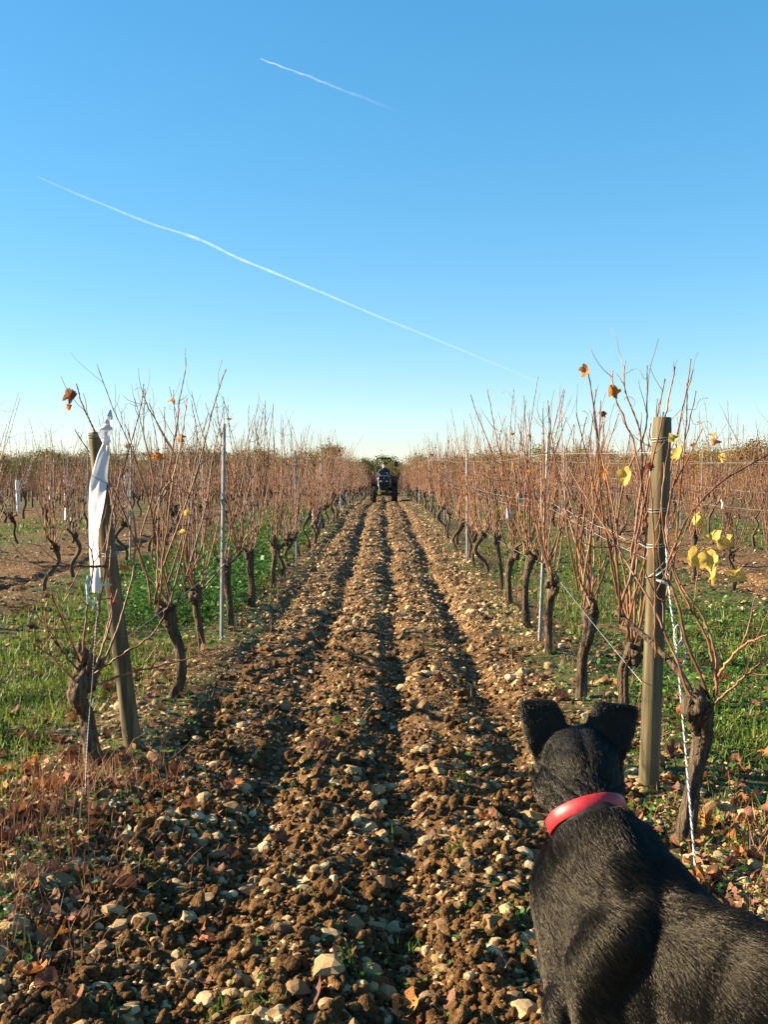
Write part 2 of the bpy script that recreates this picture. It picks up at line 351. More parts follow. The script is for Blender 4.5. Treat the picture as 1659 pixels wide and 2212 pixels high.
rng = np.random.default_rng(7)
x1, y1 = scatter(rng, 46000, 2.2, 60)
p1 = ploughed(x1, y1); a1, u1 = alley(x1)
rowstrip = np.exp(-((np.abs(u1) - RS / 2 + 0.12) / 0.28) ** 2)
keep = rng.random(len(x1)) < np.clip(p1 * (0.35 + 0.9 * fbm(x1 * 1.7, y1 * 1.7, 5)) + 0.75 * rowstrip + 0.13, 0, 1)
keep &= (np.abs(x1) < 9) & (rng.random(len(x1)) < np.where((y1 < 6) & (p1 > 0.5), 0.42 + 0.55 * fbm(x1 * 0.9, y1 * 0.9, 77), 1.0))
x1, y1 = x1[keep], y1[keep]
xe, ye = scatter(rng, 13000, 8.0, 50, 1.25); x1 = np.concatenate([x1, xe]); y1 = np.concatenate([y1, ye])
size = 0.0075 * np.exp(rng.normal(size=len(x1)) * 0.68) * (0.75 + 0.075 * np.minimum(y1, 26))
size = np.minimum(size, 0.042 + 0.015 * rng.random(len(x1)))
# a few conspicuous stones seen in the photograph: px, py, half-width px
spec = [(245, 1975, 34), (725, 1893, 24), (793, 2090, 38), (655, 1925, 30), (645, 2160, 40), (868, 1470, 15), (735, 1640, 26), (688, 2105, 22), (540, 2025, 22), (500, 2150, 24),
        (265, 2185, 28), (170, 2170, 26), (140, 2060, 22), (1030, 1560, 16), (1030, 2060, 17), (950, 1935, 18), (820, 1950, 22), (1000, 1790, 16), (745, 2150, 22), (965, 1740, 17),
        (1125, 2195, 40), (905, 2105, 18), (350, 1720, 14), (375, 2110, 20), (1060, 2140, 18), (860, 1195, 9), (690, 1195, 9), (1085, 2040, 16), (590, 2100, 18), (455, 2090, 15), (345, 1500, 14), (555, 1355, 11), (1165, 1470, 10)]
sx = np.array([G(a, b_)[0] for a, b_, c in spec]); sy = np.array([G(a, b_)[1] for a, b_, c in spec]); ss = np.array([c / FPX for a, b_, c in spec]) * sy
x1 = np.concatenate([sx, x1]); y1 = np.concatenate([sy, y1]); size = np.concatenate([ss, size])
pid = rng.integers(0, 10, len(x1)); rot = flat_rots(rng, len(x1), 0.45); pos = np.stack([x1, y1, H(x1, y1) + size * (0.30 * rng.random(len(x1)) - 0.12)], 1)
app = size / y1; app[:len(spec)] += 1.0
app[~visible(x1, y1, -0.05)] = 0
order = np.argsort(-app); big = order[:300]; rest = order[300:]
s_hi = [mesh_np('stone', *stone_proto(100 + k, 2, 0.16), False, [M['stone']]) for k in range(10)]
for i in big:
    o = bpy.data.objects.new('stone', s_hi[pid[i]]); COL.objects.link(o); o.parent = ground
    Mx = Matrix([list(rot[i][r] * size[i]) + [pos[i][r]] for r in range(3)] + [[0, 0, 0, 1]]); o.matrix_local = Mx
ar = size[rest] / y1[rest]
acc = Acc()
for sel, sub in ((rest[ar > 0.0042], 2), (rest[(ar > 0.0017) & (ar <= 0.0042)], 1), (rest[ar <= 0.0017], 0)):
    protos = [stone_proto(100 + k, sub, 0.18) for k in range(10)]
    V, F, own = merge_instances(protos, pid[sel], pos[sel], rot[sel], size[sel]); acc.V.append(V); acc.F.append(F + acc.n); acc.n += len(V); acc.M.append(np.zeros(len(F))); acc.A.append(rng.random(len(sel))[own])
rub = tag(link('rubble', acc.mesh('rubble', [M['stone_small']], False, 'tint'), ground), 'pale limestone rubble strewn over the furrows', kind='stuff')

x2, y2 = scatter(rng, 64000, 2.2, 30)
p2 = ploughed(x2, y2); k2 = (rng.random(len(x2)) < p2 * (0.25 + 1.1 * fbm(x2 * 2.1, y2 * 2.1, 15))) & (np.abs(x2) < 1.2)
x2, y2 = x2[k2], y2[k2]; s2 = 0.0075 * np.exp(rng.normal(size=len(x2)) * 0.62) * (0.8 + 0.07 * np.minimum(y2, 20)); s2 = np.minimum(s2, 0.034)
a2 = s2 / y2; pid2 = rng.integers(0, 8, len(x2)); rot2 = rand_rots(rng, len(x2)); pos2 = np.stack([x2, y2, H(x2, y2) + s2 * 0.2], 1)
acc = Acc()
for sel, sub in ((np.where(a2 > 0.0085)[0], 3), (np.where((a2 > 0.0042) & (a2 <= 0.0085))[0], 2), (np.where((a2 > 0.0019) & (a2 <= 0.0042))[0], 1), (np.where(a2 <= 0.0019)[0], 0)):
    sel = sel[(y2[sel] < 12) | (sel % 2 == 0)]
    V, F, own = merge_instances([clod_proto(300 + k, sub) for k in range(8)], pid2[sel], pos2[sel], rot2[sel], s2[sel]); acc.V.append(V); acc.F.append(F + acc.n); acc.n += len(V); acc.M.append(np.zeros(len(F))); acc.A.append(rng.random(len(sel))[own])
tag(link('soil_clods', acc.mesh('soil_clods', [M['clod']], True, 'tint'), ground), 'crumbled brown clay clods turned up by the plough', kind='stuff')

# ------------------------------------------------------------------ leaves
def leaf_geo(seed, curl=0.5, rings=3, m=26):
    """five-lobed vine leaf, unit size, stalk at the origin pointing -y"""
    rng = np.random.default_rng(seed); th = np.arange(m) / m * 2 * math.pi
    r = 0.64 + 0.085 * np.cos(5 * (th - math.pi / 2)) + 0.05 * np.cos(th - math.pi / 2) + 0.035 * np.cos(13 * th + seed) + 0.03 * rng.normal(size=m)
    notch = np.exp(-((np.angle(np.exp(1j * (th + math.pi / 2)))) / 0.35) ** 2); r *= 1 - 0.5 * notch
    V = [(0, 0, 0)]
    for k in range(1, rings + 1): V += [(r[i] * k / rings * math.cos(th[i]), r[i] * k / rings * math.sin(th[i]), 0) for i in range(m)]
    V = np.array(V); F = [(0, 1 + i, 1 + (i + 1) % m) for i in range(m)]
    for k in range(rings - 1):
        for i in range(m):
            a = 1 + k * m + i; b_ = 1 + k * m + (i + 1) % m; F += [(a, a + m, b_ + m), (a, b_ + m, b_)]
    c1, c2 = rng.uniform(0.5, 1.3, 2) * curl; x, y = V[:, 0], V[:, 1]; rr = np.hypot(x, y)
    z = c1 * x * x + c2 * 0.6 * y * y * np.sign(rng.random() - 0.4) + 0.12 * curl * np.sin(5 * np.arctan2(y, x) + seed) * rr - 0.25 * np.exp(-(x / 0.06) ** 2) * 0.12
    V = np.stack([x * (1 - 0.35 * np.abs(c1) * np.abs(x)), y, z], 1) + (0, 0.12, 0)
    tV, tF = tube(np.array([(0, 0.14, -0.01), (0.02, -0.1, 0.02), (0.08, -0.42, 0.10)]), (0.016, 0.013, 0.012), 3); F = np.vstack([np.array(F), tF + len(V)]); V = np.vstack([V, tV])
    return V, F
leaf_g = [leaf_geo(k, c) for k, c in enumerate((0.6, 0.9, 1.3, 1.7, 1.2, 2.0))]
def leaf_obj(parent, pos, size, mat, seed, rot=None, name='leaf'):
    V, F = leaf_g[seed % len(leaf_g)]
    if (seed % len(leaf_g), mat) not in leaf_mesh: leaf_mesh[(seed % len(leaf_g), mat)] = mesh_np('leaf', V, F, True, [M[mat]])
    rr = np.random.default_rng(seed)
    o = link(name, leaf_mesh[(seed % len(leaf_g), mat)], parent, pos, rot if rot is not None else tuple(rr.uniform(-3, 3, 3)), size * rr.uniform(0.85, 1.1)); return o
leaf_mesh = {}

def flat_leaves(seed, n, y0, y1, xfun):
    rng = np.random.default_rng(seed); x, y = scatter(rng, n, y0, y1, 8); k = rng.random(n) < xfun(x, y); return x[k], y[k]
rng = np.random.default_rng(77)
dens = lambda x, y: np.clip(0.045 + 0.9 * np.exp(-((np.abs(alley(x)[1]) - 1.1) / 0.3) ** 2) * fbm(x * 0.9, y * 0.9, 8) + 0.22 * (np.mod(alley(x)[0], 2) != 0), 0, 1)
lx, ly = flat_leaves(5, 2600, 2.3, 26, dens)
lsz = rng.uniform(0.035, 0.085, len(lx)) * (0.8 + 0.02 * ly)
app = lsz / ly; app[~visible(lx, ly, -0.02)] = 0; od = np.argsort(-app)
lit_mesh = [mesh_np('fallen_leaf', V, F, True, [M['leaf_litter']]) for V, F in leaf_g]
lrot = flat_rots(rng, len(lx), 0.32)
for i in od[:280]:
    o = bpy.data.objects.new('fallen_leaf', lit_mesh[i % 6]); COL.objects.link(o); o.parent = ground
    z = H1(lx[i], ly[i]) + 0.012
    o.matrix_local = Matrix([list(lrot[i][r] * lsz[i]) + [(lx[i], ly[i], z)[r]] for r in range(3)] + [[0, 0, 0, 1]])
sel = od[280:]
pc = np.stack([lx, ly, H(lx, ly) + 0.015], 1)
V, F, own = merge_instances([leaf_geo(k, 1.0, 1, 12) for k in range(4)], rng.integers(0, 4, len(sel)), pc[sel], lrot[sel], lsz[sel])
tag(link('leaf_litter', mesh_np('leaf_litter', V, F, True, [M['leaf_litter']]), ground), 'small dry brown leaves scattered further back', kind='stuff')
print('ground', round(time.time() - T0, 1))

# ------------------------------------------------------------------ grass, weeds, dry stalks
def blades(rng, x, y, hgt, wid, lean=0.5, z=None):
    n = len(x); z = H(x, y) - 0.01 if z is None else z; az = rng.random(n) * 6.283; l = rng.normal(size=n) * lean
    base = np.stack([x, y, z], 1); d = np.stack([np.cos(az) * np.sin(l), np.sin(az) * np.sin(l), np.cos(l)], 1)
    s = np.stack([-np.sin(az + rng.normal(size=n)), np.cos(az + rng.normal(size=n)), 0 * az], 1); s /= np.linalg.norm(s, axis=1)[:, None] + 1e-9
    bend = np.stack([np.cos(az), np.sin(az), -0.4 + 0 * az], 1) * (0.35 * hgt * rng.random(n))[:, None]
    w = (wid * 0.5)[:, None] * s; m_ = base + d * (hgt * 0.55)[:, None]; t = base + d * hgt[:, None] + bend
    V = np.stack([base - w, base + w, m_ + w * 0.8, m_ - w * 0.8, t], 1).reshape(-1, 3)
    k = (np.arange(n) * 5)[:, None, None]; F = (np.array([[0, 1, 2], [0, 2, 3], [3, 2, 4]])[None] + k).reshape(-1, 3)
    return V, F, np.repeat(rng.random(n), 5)
def leaflets(rng, x, y, z, sz):
    n = len(x); rt = flat_rots(rng, n, 0.6); Q = np.array([[-0.5, 0, 0], [0, -0.42, 0.08], [0.5, 0, 0], [0, 0.42, 0.08]])
    V = (np.einsum('nij,vj->nvi', rt, Q) * sz[:, None, None] + np.stack([x, y, z], 1)[:, None, :]).reshape(-1, 3)
    F = (np.array([[0, 1, 2], [0, 2, 3]])[None] + (np.arange(n) * 4)[:, None, None]).reshape(-1, 3)
    return V, F, np.repeat(rng.random(n), 4)
rng = np.random.default_rng(11)
gx, gy = scatter(rng, 150000, 2.6, 45, 14)
ga, gu = alley(gx); odd = (np.mod(ga, 2) != 0)
patch = np.maximum(sstep(0.37, 0.55, fbm(gx * 1.1, gy * 0.75, 203, 4)), 0.9 * np.exp(-((gx + 2.2) / 0.7) ** 2 - ((gy - 5.6) / 1.2) ** 2))
kg = rng.random(len(gx)) < np.where(odd, patch * np.where(gx < 0, 1.0, 0.8) * (0.15 + 0.85 * (np.abs(gu) < 0.95)), 0.02 * (1 - ploughed(gx, gy)) + 0.003)
gx, gy = gx[kg], gy[kg]
hg = 0.042 * np.exp(rng.normal(size=len(gx)) * 0.45) * (0.8 + 0.05 * np.minimum(gy, 14)); wg = 0.0022 + 0.0011 * gy
V, F, tnt = blades(rng, gx, gy, hg, wg, 0.45)
tag(link('grass', mesh_np('grass', V, F, False, [M['grass']], None, {'tint': tnt})), 'green grass growing in the unploughed alleys', 'grass', kind='stuff')
# weeds: lush bank left of the cloth row, patches on the right, seedlings everywhere
wx, wy = scatter(rng, 120000, 2.4, 40, 10); we = rng.random((26000, 2)); wx = np.concatenate([wx, -3.5 + 2.2 * we[:, 0]]); wy = np.concatenate([wy, 1 / (1 / 8.0 + (1 / 28.0 - 1 / 8.0) * we[:, 1])])
wa, wu = alley(wx); odd = np.mod(wa, 2) != 0
wp = sstep(0.42, 0.58, fbm(wx * 0.7 + 3, wy * 0.45, 231))
lush = np.exp(-((wx + 2.0) / 0.75) ** 4) * sstep(6.5, 9.5, wy) * sstep(30, 20, wy) * sstep(0.36, 0.52, fbm(wx * 1.4, wy * 0.8, 261))
kw = rng.random(len(wx)) < np.where(odd, 0.6 * wp * (np.abs(wu) < 1.1) + 1.2 * lush, 0.016 * (fbm(wx * 3, wy * 3, 241) > 0.57) + 0.10 * np.exp(-((np.abs(wu) - 1.1) / 0.18) ** 2))
wx, wy, lush = wx[kw], wy[kw], lush[kw]
wz = H(wx, wy) + rng.random(len(wx)) * (0.05 + 0.20 * lush) + 0.004
V, F, tnt = leaflets(rng, wx, wy, wz, (0.006 + 0.0030 * np.minimum(wy, 14)) * np.exp(rng.normal(size=len(wx)) * 0.35))
tag(link('weeds', mesh_np('weeds', V, F, False, [M['weed']], None, {'tint': tnt})), 'low leafy green weeds and clover under the vines', 'weeds', kind='stuff')
# dry reddish stalks along the row feet
dx = np.concatenate([rng.normal(-1.20, 0.22, 4600), rng.normal(1.28, 0.16, 1500), rng.normal(1.25, 0.2, 2200), rng.normal(-1.22, 0.2, 2200)])
dy = np.concatenate([rng.uniform(2.4, 4.3, 4600), rng.uniform(2.5, 3.8, 1500), rng.uniform(3.8, 16, 2200), rng.uniform(4.4, 16, 2200)])
kd = rng.random(len(dx)) < 0.15 + 1.0 * sstep(0.35, 0.6, fbm(dx * 3, dy * 3, 251)); dx, dy = dx[kd], dy[kd]
V, F, tnt = blades(rng, dx, dy, 0.07 * np.exp(rng.normal(size=len(dx)) * 0.55), np.full(len(dx), 0.0014) + 0.0005 * dy, 1.0)
tag(link('dry_grass', mesh_np('dry_grass', V, F, False, [M['dry']], None, {'tint': tnt})), 'dry reddish grass stalks tangled along the row feet', 'dry grass', kind='stuff')
# broad grass tufts standing in the furrows of the foreground
tx = np.array([G(a, b_)[:2] for a, b_ in [(890, 2010), (745, 2110), (470, 2190), (560, 2200), (985, 2195), (240, 2200), (1105, 2010), (310, 1880), (1000, 1690), (990, 1850), (60, 2060)]])
bx = np.concatenate([rng.normal(t[0], 0.02, 26) for t in tx]); by = np.concatenate([rng.normal(t[1], 0.02, 26) for t in tx])
V, F, tnt = blades(rng, bx, by, rng.uniform(0.03, 0.075, len(bx)), np.full(len(bx), 0.006), 0.5)
tag(link('grass_tufts', mesh_np('grass_tufts', V, F, False, [M['weed']], None, {'tint': tnt})), 'small green grass tufts sprouting in the ploughed strip', 'grass', kind='stuff')

# ------------------------------------------------------------------ vines
def cane_path(rng, start, d0, length, lean=0.35):
    step = 0.055; n = max(4, int(length / step)); p = np.array(start, float); d = np.array(d0, float); d /= np.linalg.norm(d); pts = [p.copy()]
    tgt = np.array((rng.normal(0, 0.17), rng.normal(0, 0.40), 1.0)); side = rng.normal(size=3) * 0.075; side[2] *= 0.3
    for i in range(n):
        d = d + 0.16 * (tgt - d) + rng.normal(size=3) * 0.035 + side * (1 if i % 2 else -1) * 0.8; d /= np.linalg.norm(d)
        p = p + d * step; pts.append(p.copy())
    return np.array(pts)
def cane_geo(rng, pts, r0, sides=5, lat=0.22, nodes=True):
    """tapering cane with swollen nodes, short laterals and tendrils"""
    out = []; n = len(pts); r = r0 * (1 - 0.55 * np.linspace(0, 1, n))
    if nodes:
        mids = (pts[1:] + pts[:-1]) / 2; q = np.empty((2 * n - 1, 3)); q[0::2] = pts; q[1::2] = mids; rq = np.empty(2 * n - 1); rq[0::2] = r * 1.45; rq[1::2] = (r[1:] + r[:-1]) / 2 * 0.9; rq[0] = r[0] * 1.1
        out.append(tube(q, rq, sides))
    else: out.append(tube(pts, r, sides))
    for i in range(n // 3, n - 1):
        if rng.random() < lat:
            d = pts[i + 1] - pts[i]; d = d / np.linalg.norm(d) + rng.normal(size=3) * 0.7; L = rng.uniform(0.04, 0.26); k = 4; s = [pts[i]]
            for j in range(k): d = d / np.linalg.norm(d) + np.array((0, 0, 0.25)) + rng.normal(size=3) * 0.15; s.append(s[-1] + d / np.linalg.norm(d) * L / k)
            out.append(tube(np.array(s), r[i] * np.linspace(0.7, 0.4, k + 1), 4))
        if lat > 0.1 and rng.random() < 0.07:
            t = np.linspace(0, 1, 9); ax = rng.normal(size=3); ax /= np.linalg.norm(ax); b1 = np.cross(ax, (0.3, 0.5, 0.8)); b2 = np.cross(ax, b1)
            s = pts[i] + 0.10 * t[:, None] * ax + 0.018 * (np.cos(7 * t) - 1)[:, None] * b1 + 0.018 * np.sin(7 * t)[:, None] * b2
            out.append(tube(s, 0.0011, 3))
    return out
def trunk_geo(rng, pts, r, head, sides=14, rings=26):
    """gnarled trunk with a knobbly head and torn bark ridges"""
    q = smooth_path(pts, rings); t = np.linspace(0, 1, rings); a = np.arange(sides) / sides * 2 * math.pi
    rad = r * (1.18 - 0.30 * np.sin(math.pi * np.minimum(t * 1.1, 1)) + 0.18 * (t > 0.8) * (t - 0.8) * 5)
    mod = 1 + 0.34 * (vnoise(np.repeat((np.cos(a) * 2.6 + 9)[None], rings, 0) + t[:, None] * 1.3, np.repeat((np.sin(a) * 2.6 + 9)[None], rings, 0) + t[:, None] * 2.6, int(rng.integers(999))) - 0.5) \
            + 0.38 * (vnoise(np.repeat((np.arange(sides) * 1.7)[None], rings, 0) + 0 * t[:, None], np.repeat(t[:, None] * 5, sides, 1), int(rng.integers(999))) - 0.5) + 0.18 * (rng.random((rings, sides)) - 0.5)
    acc = Acc(); acc.add(*tube(q, rad, sides, mod))
    for _ in range(9):
        V, F = ico(2); k = V * (0.5 + 1.0 * rng.random(len(V)))[:, None]
        s = head * rng.uniform(0.35, 0.75); acc.add(k * s * np.array((1, 1, 1.25)) + q[-1] + rng.normal(size=3) * head * np.array((0.45, 0.8, 0.75)), F)
    return acc, q[-1]
def arm_geo(rng, p0, p1, r):
    q = smooth_path([p0, (np.asarray(p0) + p1) / 2 + rng.normal(size=3) * 0.02, p1], 9)
    return tube(q, r * np.linspace(1.0, 0.7, 9), 8, 1 + 0.3 * (rng.random((9, 8)) - 0.5))

# shared prototypes for the middle distance
NP = 18; protoT, protoC, protoL = [], [], []
for k in range(NP):
    rng = np.random.default_rng(500 + k)
    hz = rng.uniform(0.40, 0.58); hd = np.array((rng.normal(0, 0.05), rng.normal(0, 0.10), hz))
    acc, hp = trunk_geo(rng, [(0, 0, -0.08), (rng.normal(0, 0.04), rng.normal(0, 0.05), 0.15), (rng.normal(0, 0.055), rng.normal(0, 0.08), 0.33), hd], rng.uniform(0.022, 0.031), rng.uniform(0.030, 0.045), 9, 14)
    ends = [hp]
    for sgn in (-1, 1):
        if rng.random() < 0.8:
            e = hp + np.array((rng.normal(0, 0.03), sgn * rng.uniform(0.12, 0.32), rng.uniform(0.02, 0.14))); acc.add(*arm_geo(rng, hp, e, 0.018)); ends += [e, hp * 0.5 + e * 0.5]
    protoT.append(acc.mesh('trunk', [M['bark']]))
    acc = Acc(); la = Acc()
    for c in range(int(rng.integers(15, 21))):
        s = ends[int(rng.integers(len(ends)))] + rng.normal(size=3) * 0.02
        pts = cane_path(rng, s, (rng.normal(0, 0.30), rng.normal(0, 0.65), 0.8), 0.62 + 1.0 * rng.random() ** 1.5)
        for g in cane_geo(rng, pts, rng.uniform(0.0038, 0.0056), 4): acc.add(*g)
        if rng.random() < 0.12:
            V, F = leaf_geo(k, 1.2, 1, 10); i = int(rng.integers(len(pts) // 2, len(pts))); rr = rand_rots(rng, 1)[0]; la.add((V * rng.uniform(0.03, 0.06)) @ rr.T + pts[i], F, int(rng.integers(0, 3)))
    protoC.append(acc.mesh('canes', [M['cane']]))
    protoL.append(la.mesh('leaves', [M['leaf_orange'], M['leaf_red'], M['leaf_brown']]) if la.n else None)
print('vine protos', round(time.time() - T0, 1))

ORD = ['first', 'second', 'third', 'fourth', 'fifth', 'sixth', 'seventh', 'eighth', 'ninth', 'tenth', 'eleventh', 'twelfth', 'thirteenth', 'fourteenth', 'fifteenth', 'sixteenth']
def rowname(k):
    if k == 0: return 'row behind the black dog'
    if k == -1: return 'row behind the cloth-tied post'
    return f'{ORD[abs(k) if k > 0 else abs(k) - 1]} row out past the ' + ('rope-stayed post' if k > 0 else 'cloth-tied post')

vine_count = 0
def place_vine(k, x, y, label, rng):
    global vine_count
    i = int(rng.integers(NP)); root = empty('grapevine', (x, y, H1(x, y)), math.pi * int(rng.integers(2)) + rng.normal(0, 0.12)); s = rng.uniform(0.92, 1.07); root.scale = (s, s, s * rng.uniform(0.96, 1.04))
    tag(root, label, 'grapevine', f'vines of the {rowname(k)}')
    link('trunk', protoT[i], root); c = link('canes', protoC[int(rng.integers(NP))] if False else protoC[i], root); c['kind'] = 'stuff'
    if protoL[i] is not None and rng.random() < 0.6: tag(link('leaves', protoL[i], root), kind='stuff')
    vine_count += 1
YEND = 62.0
rng = np.random.default_rng(900)
for k in (-1, 0):
    x0 = ROWX(k); y = 11.95 if k == -1 else 11.9; j = 6 if k == -1 else 7
    while y < YEND:
        lab = (f'{ORD[j]} vine along the {rowname(k)}' if j < 16 else f'thin distant vine far along the {rowname(k)}')
        place_vine(k, x0 + rng.normal(0, 0.03), y, lab, rng); y += 1.15 * rng.uniform(0.88, 1.12); j += 1
for k in (-2, 1, -3, 2, -4, 3):
    x0 = ROWX(k); y = abs(x0) / 0.405 + rng.uniform(0, 0.6)
    if k in (-2, -3): y = 0.3  # unseen vines added ahead of the frame, so their shadows darken the near ground
    j = 0
    while y < (52 if k in (-2, 1) else 44):
        inview = abs(x0) < 0.40 * y
        lab = f'{ORD[j]} visible vine of the {rowname(k)}' if inview and j < 12 else f'bare vine farther along the {rowname(k)}' if inview else f'bare vine outside the view in the {rowname(k)}'
        j += int(inview); place_vine(k, x0 + rng.normal(0, 0.04), y, lab, rng); y += 1.15 * rng.uniform(0.88, 1.14)
print('vines', vine_count, round(time.time() - T0, 1))

# the far rows: one mass
def far_proto(seed):
    rng = np.random.default_rng(seed); acc = Acc()
    acc.add(*tube(np.array([(0, 0, -0.1), (rng.normal(0, 0.03), 0, 0.3), (0, 0, 0.55)]), 0.033, 4), 1)
    for c in range(12):
        a = np.array((rng.normal(0, 0.07), rng.normal(0, 0.25), 0.5)); b_ = a + (rng.normal(0, 0.08), rng.normal(0, 0.16), 0.42 + 0.75 * rng.random() ** 1.6); acc.add(*tube(np.array([a, (a + b_) / 2 + rng.normal(size=3) * 0.04, b_]), np.array((0.009, 0.008, 0.004)), 3, None, False))
    return np.concatenate(acc.V), np.concatenate(acc.F), np.concatenate(acc.M)
fx, fy = [], []
for k in range(-22, 22):
    x0 = ROWX(k); y = max(abs(x0) / 0.40, YEND if k in (-1, 0) else 52.5 if k in (-2, 1) else 44.5 if k in (-4, -3, 2, 3) else 0)
    while y < 118: fx.append(x0 + rng.normal(0, 0.05)); fy.append(y); y += 1.15 * rng.uniform(0.85, 1.15)
fx = np.array(fx); fy = np.array(fy); fps = [far_proto(40 + k) for k in range(6)]; fid = rng.integers(0, 6, len(fx))
V, F, own = merge_instances([p[:2] for p in fps], fid, np.stack([fx, fy, H(fx, fy)], 1), np.repeat(np.eye(3)[None], len(fx), 0), rng.uniform(0.85, 1.1, len(fx)))
mi = np.concatenate([np.tile(fps[k][2], int((fid == k).sum())) for k in range(6)])
tag(link('distant_vines', mesh_np('distant_vines', V, F, True, [M['cane_far'], M['bark']], mi)), 'mass of rust-brown vine rows stretching to the trees', 'vines', kind='stuff')
print('far vines', len(fx), round(time.time() - T0, 1))

# ---- near vines, built one by one
def near_vine(label, k, d, trunk_px, r, head, seed, ncane, arms=(), canes_px=(), leaves=(), spread=0.65, lmin=0.8, lmax=1.48, up=0.9, arm_rand=True):
    rng = np.random.default_rng(seed); pts = [P(a, b_, d) for a, b_ in trunk_px]; b0 = pts[0].copy(); b0[2] = H1(b0[0], b0[1]); root = empty('grapevine', b0); tag(root, label, 'grapevine', f'vines of the {rowname(k)}')
    loc = [p - b0 for p in pts]; loc[0][2] = -0.08
    for i in range(1, len(loc)): loc[i][1] += rng.normal(0, 0.02)
    acc, hp = trunk_geo(rng, loc, r * 0.9, head * 0.68, 26, 60); link('trunk', acc.mesh('trunk', [M['bark']]), root); ends = [hp]
    if arm_rand:
        for sgn in (-1, 1):
            e = hp + np.array((rng.normal(0, 0.03), sgn * rng.uniform(0.10, 0.30), rng.uniform(0.03, 0.12))); link('arm', Acc().add(*arm_geo(rng, hp, e, 0.016)).mesh('arm', [M['bark']]), root); ends += [e]
    for ap in arms:
        q = np.array([P(a, b_, dd) - b0 for a, b_, dd in ap]); q = smooth_path(q, 16); link('arm', Acc().add(*tube(q, 0.013 * np.linspace(1.15, 0.75, 16), 9, 1 + 0.25 * (rng.random((16, 9)) - 0.5))).mesh('arm', [M['bark']]), root); ends += [q[-1], q[8]]
    def cane(pts, r0):
        acc = Acc()
        for g in cane_geo(rng, pts, r0, 6, 0.24): acc.add(*g)
        link('cane', acc.mesh('cane', [M['cane']]), root)
    for cp in canes_px:
        q = smooth_path(np.array([P(a, b_, dd) - b0 for a, b_, dd in cp]), 22); q += rng.normal(size=q.shape) * 0.0022; cane(q, 0.0050)
    tips = []
    for c in range(ncane):
        s = ends[int(rng.integers(len(ends)))] + rng.normal(size=3) * 0.02
        q = cane_path(rng, s, (rng.normal(0, 0.35), rng.normal(0, spread), up), rng.uniform(lmin, lmax)); cane(q, rng.uniform(0.0038, 0.0054)); tips.append(q)
    for i, (a, b_, dd, sz, mt, rt) in enumerate(leaves): leaf_obj(root, P(a, b_, dd) - b0, sz * 0.56, mt, seed + i, rt)
    for i in range(2):
        q = tips[int(rng.integers(len(tips)))] if tips else None
        if q is not None: leaf_obj(root, q[int(rng.integers(len(q) // 2, len(q)))], rng.uniform(0.025, 0.045), ('leaf_orange', 'leaf_red', 'leaf_brown')[i], seed * 3 + i)
    return root

yl = 'leaf_yellow'
# row behind the black dog
near_vine('gnarled vine with yellow leaves beside the twisted white rope', 0, 3.40, [(1470, 1850), (1488, 1760), (1512, 1660), (1524, 1590), (1512, 1530)], 0.036, 0.062, 11, 3,
          arms=[[(1505, 1525, 3.4), (1470, 1455, 3.5), (1410, 1390, 3.62), (1330, 1320, 3.75)]],
          canes_px=[[(1545, 1505, 3.4), (1550, 1440, 3.4), (1525, 1340, 3.45), (1470, 1260, 3.5), (1440, 1150, 3.6), (1455, 1040, 3.7)],
                    [(1548, 1500, 3.38), (1540, 1420, 3.4), (1515, 1350, 3.42), (1480, 1290, 3.45), (1445, 1200, 3.5), (1430, 1100, 3.5), (1437, 1000, 3.55)],
                    [(1535, 1510, 3.4), (1490, 1400, 3.4), (1460, 1290, 3.4), (1440, 1230, 3.45), (1480, 1130, 3.5), (1560, 1040, 3.6), (1659, 985, 3.7)],
                    [(1545, 1470, 3.4), (1600, 1400, 3.3), (1660, 1370, 3.2)],
                    [(1520, 1540, 3.4), (1590, 1480, 3.35), (1645, 1430, 3.3)],
                    [(1500, 1520, 3.4), (1460, 1420, 3.45), (1400, 1290, 3.55), (1300, 1130, 3.75), (1230, 1010, 3.9)]],
          leaves=[(1500, 1135, 3.5, 0.10, yl, (1.1, 0.3, 0.8)), (1495, 1212, 3.45, 0.115, yl, (1.3, 0.2, 0.3)), (1530, 1215, 3.4, 0.10, yl, (1.5, 0.1, -0.4)), (1538, 1245, 3.4, 0.09, yl, (1.3, 0.6, 1.0)), (1590, 1240, 3.4, 0.11, yl, (1.4, 1.3, 0.2)),
                  (1550, 1170, 3.45, 0.10, yl, (0.8, 0.7, 0.9)), (1568, 1180, 3.45, 0.07, yl, (0.7, -0.5, 2.0)), (1465, 985, 3.7, 0.085, yl, (1.3, 0.3, -1.2)), (1455, 950, 3.75, 0.07, yl, (0.9, 0.3, -0.5)), (1542, 950, 3.7, 0.085, 'leaf_orange', (1.3, 0.9, 0.7)), (1562, 990, 3.7, 0.05, yl, (1.2, 0.5, 2.7))],
          arm_rand=False, lmin=0.5, lmax=0.9)
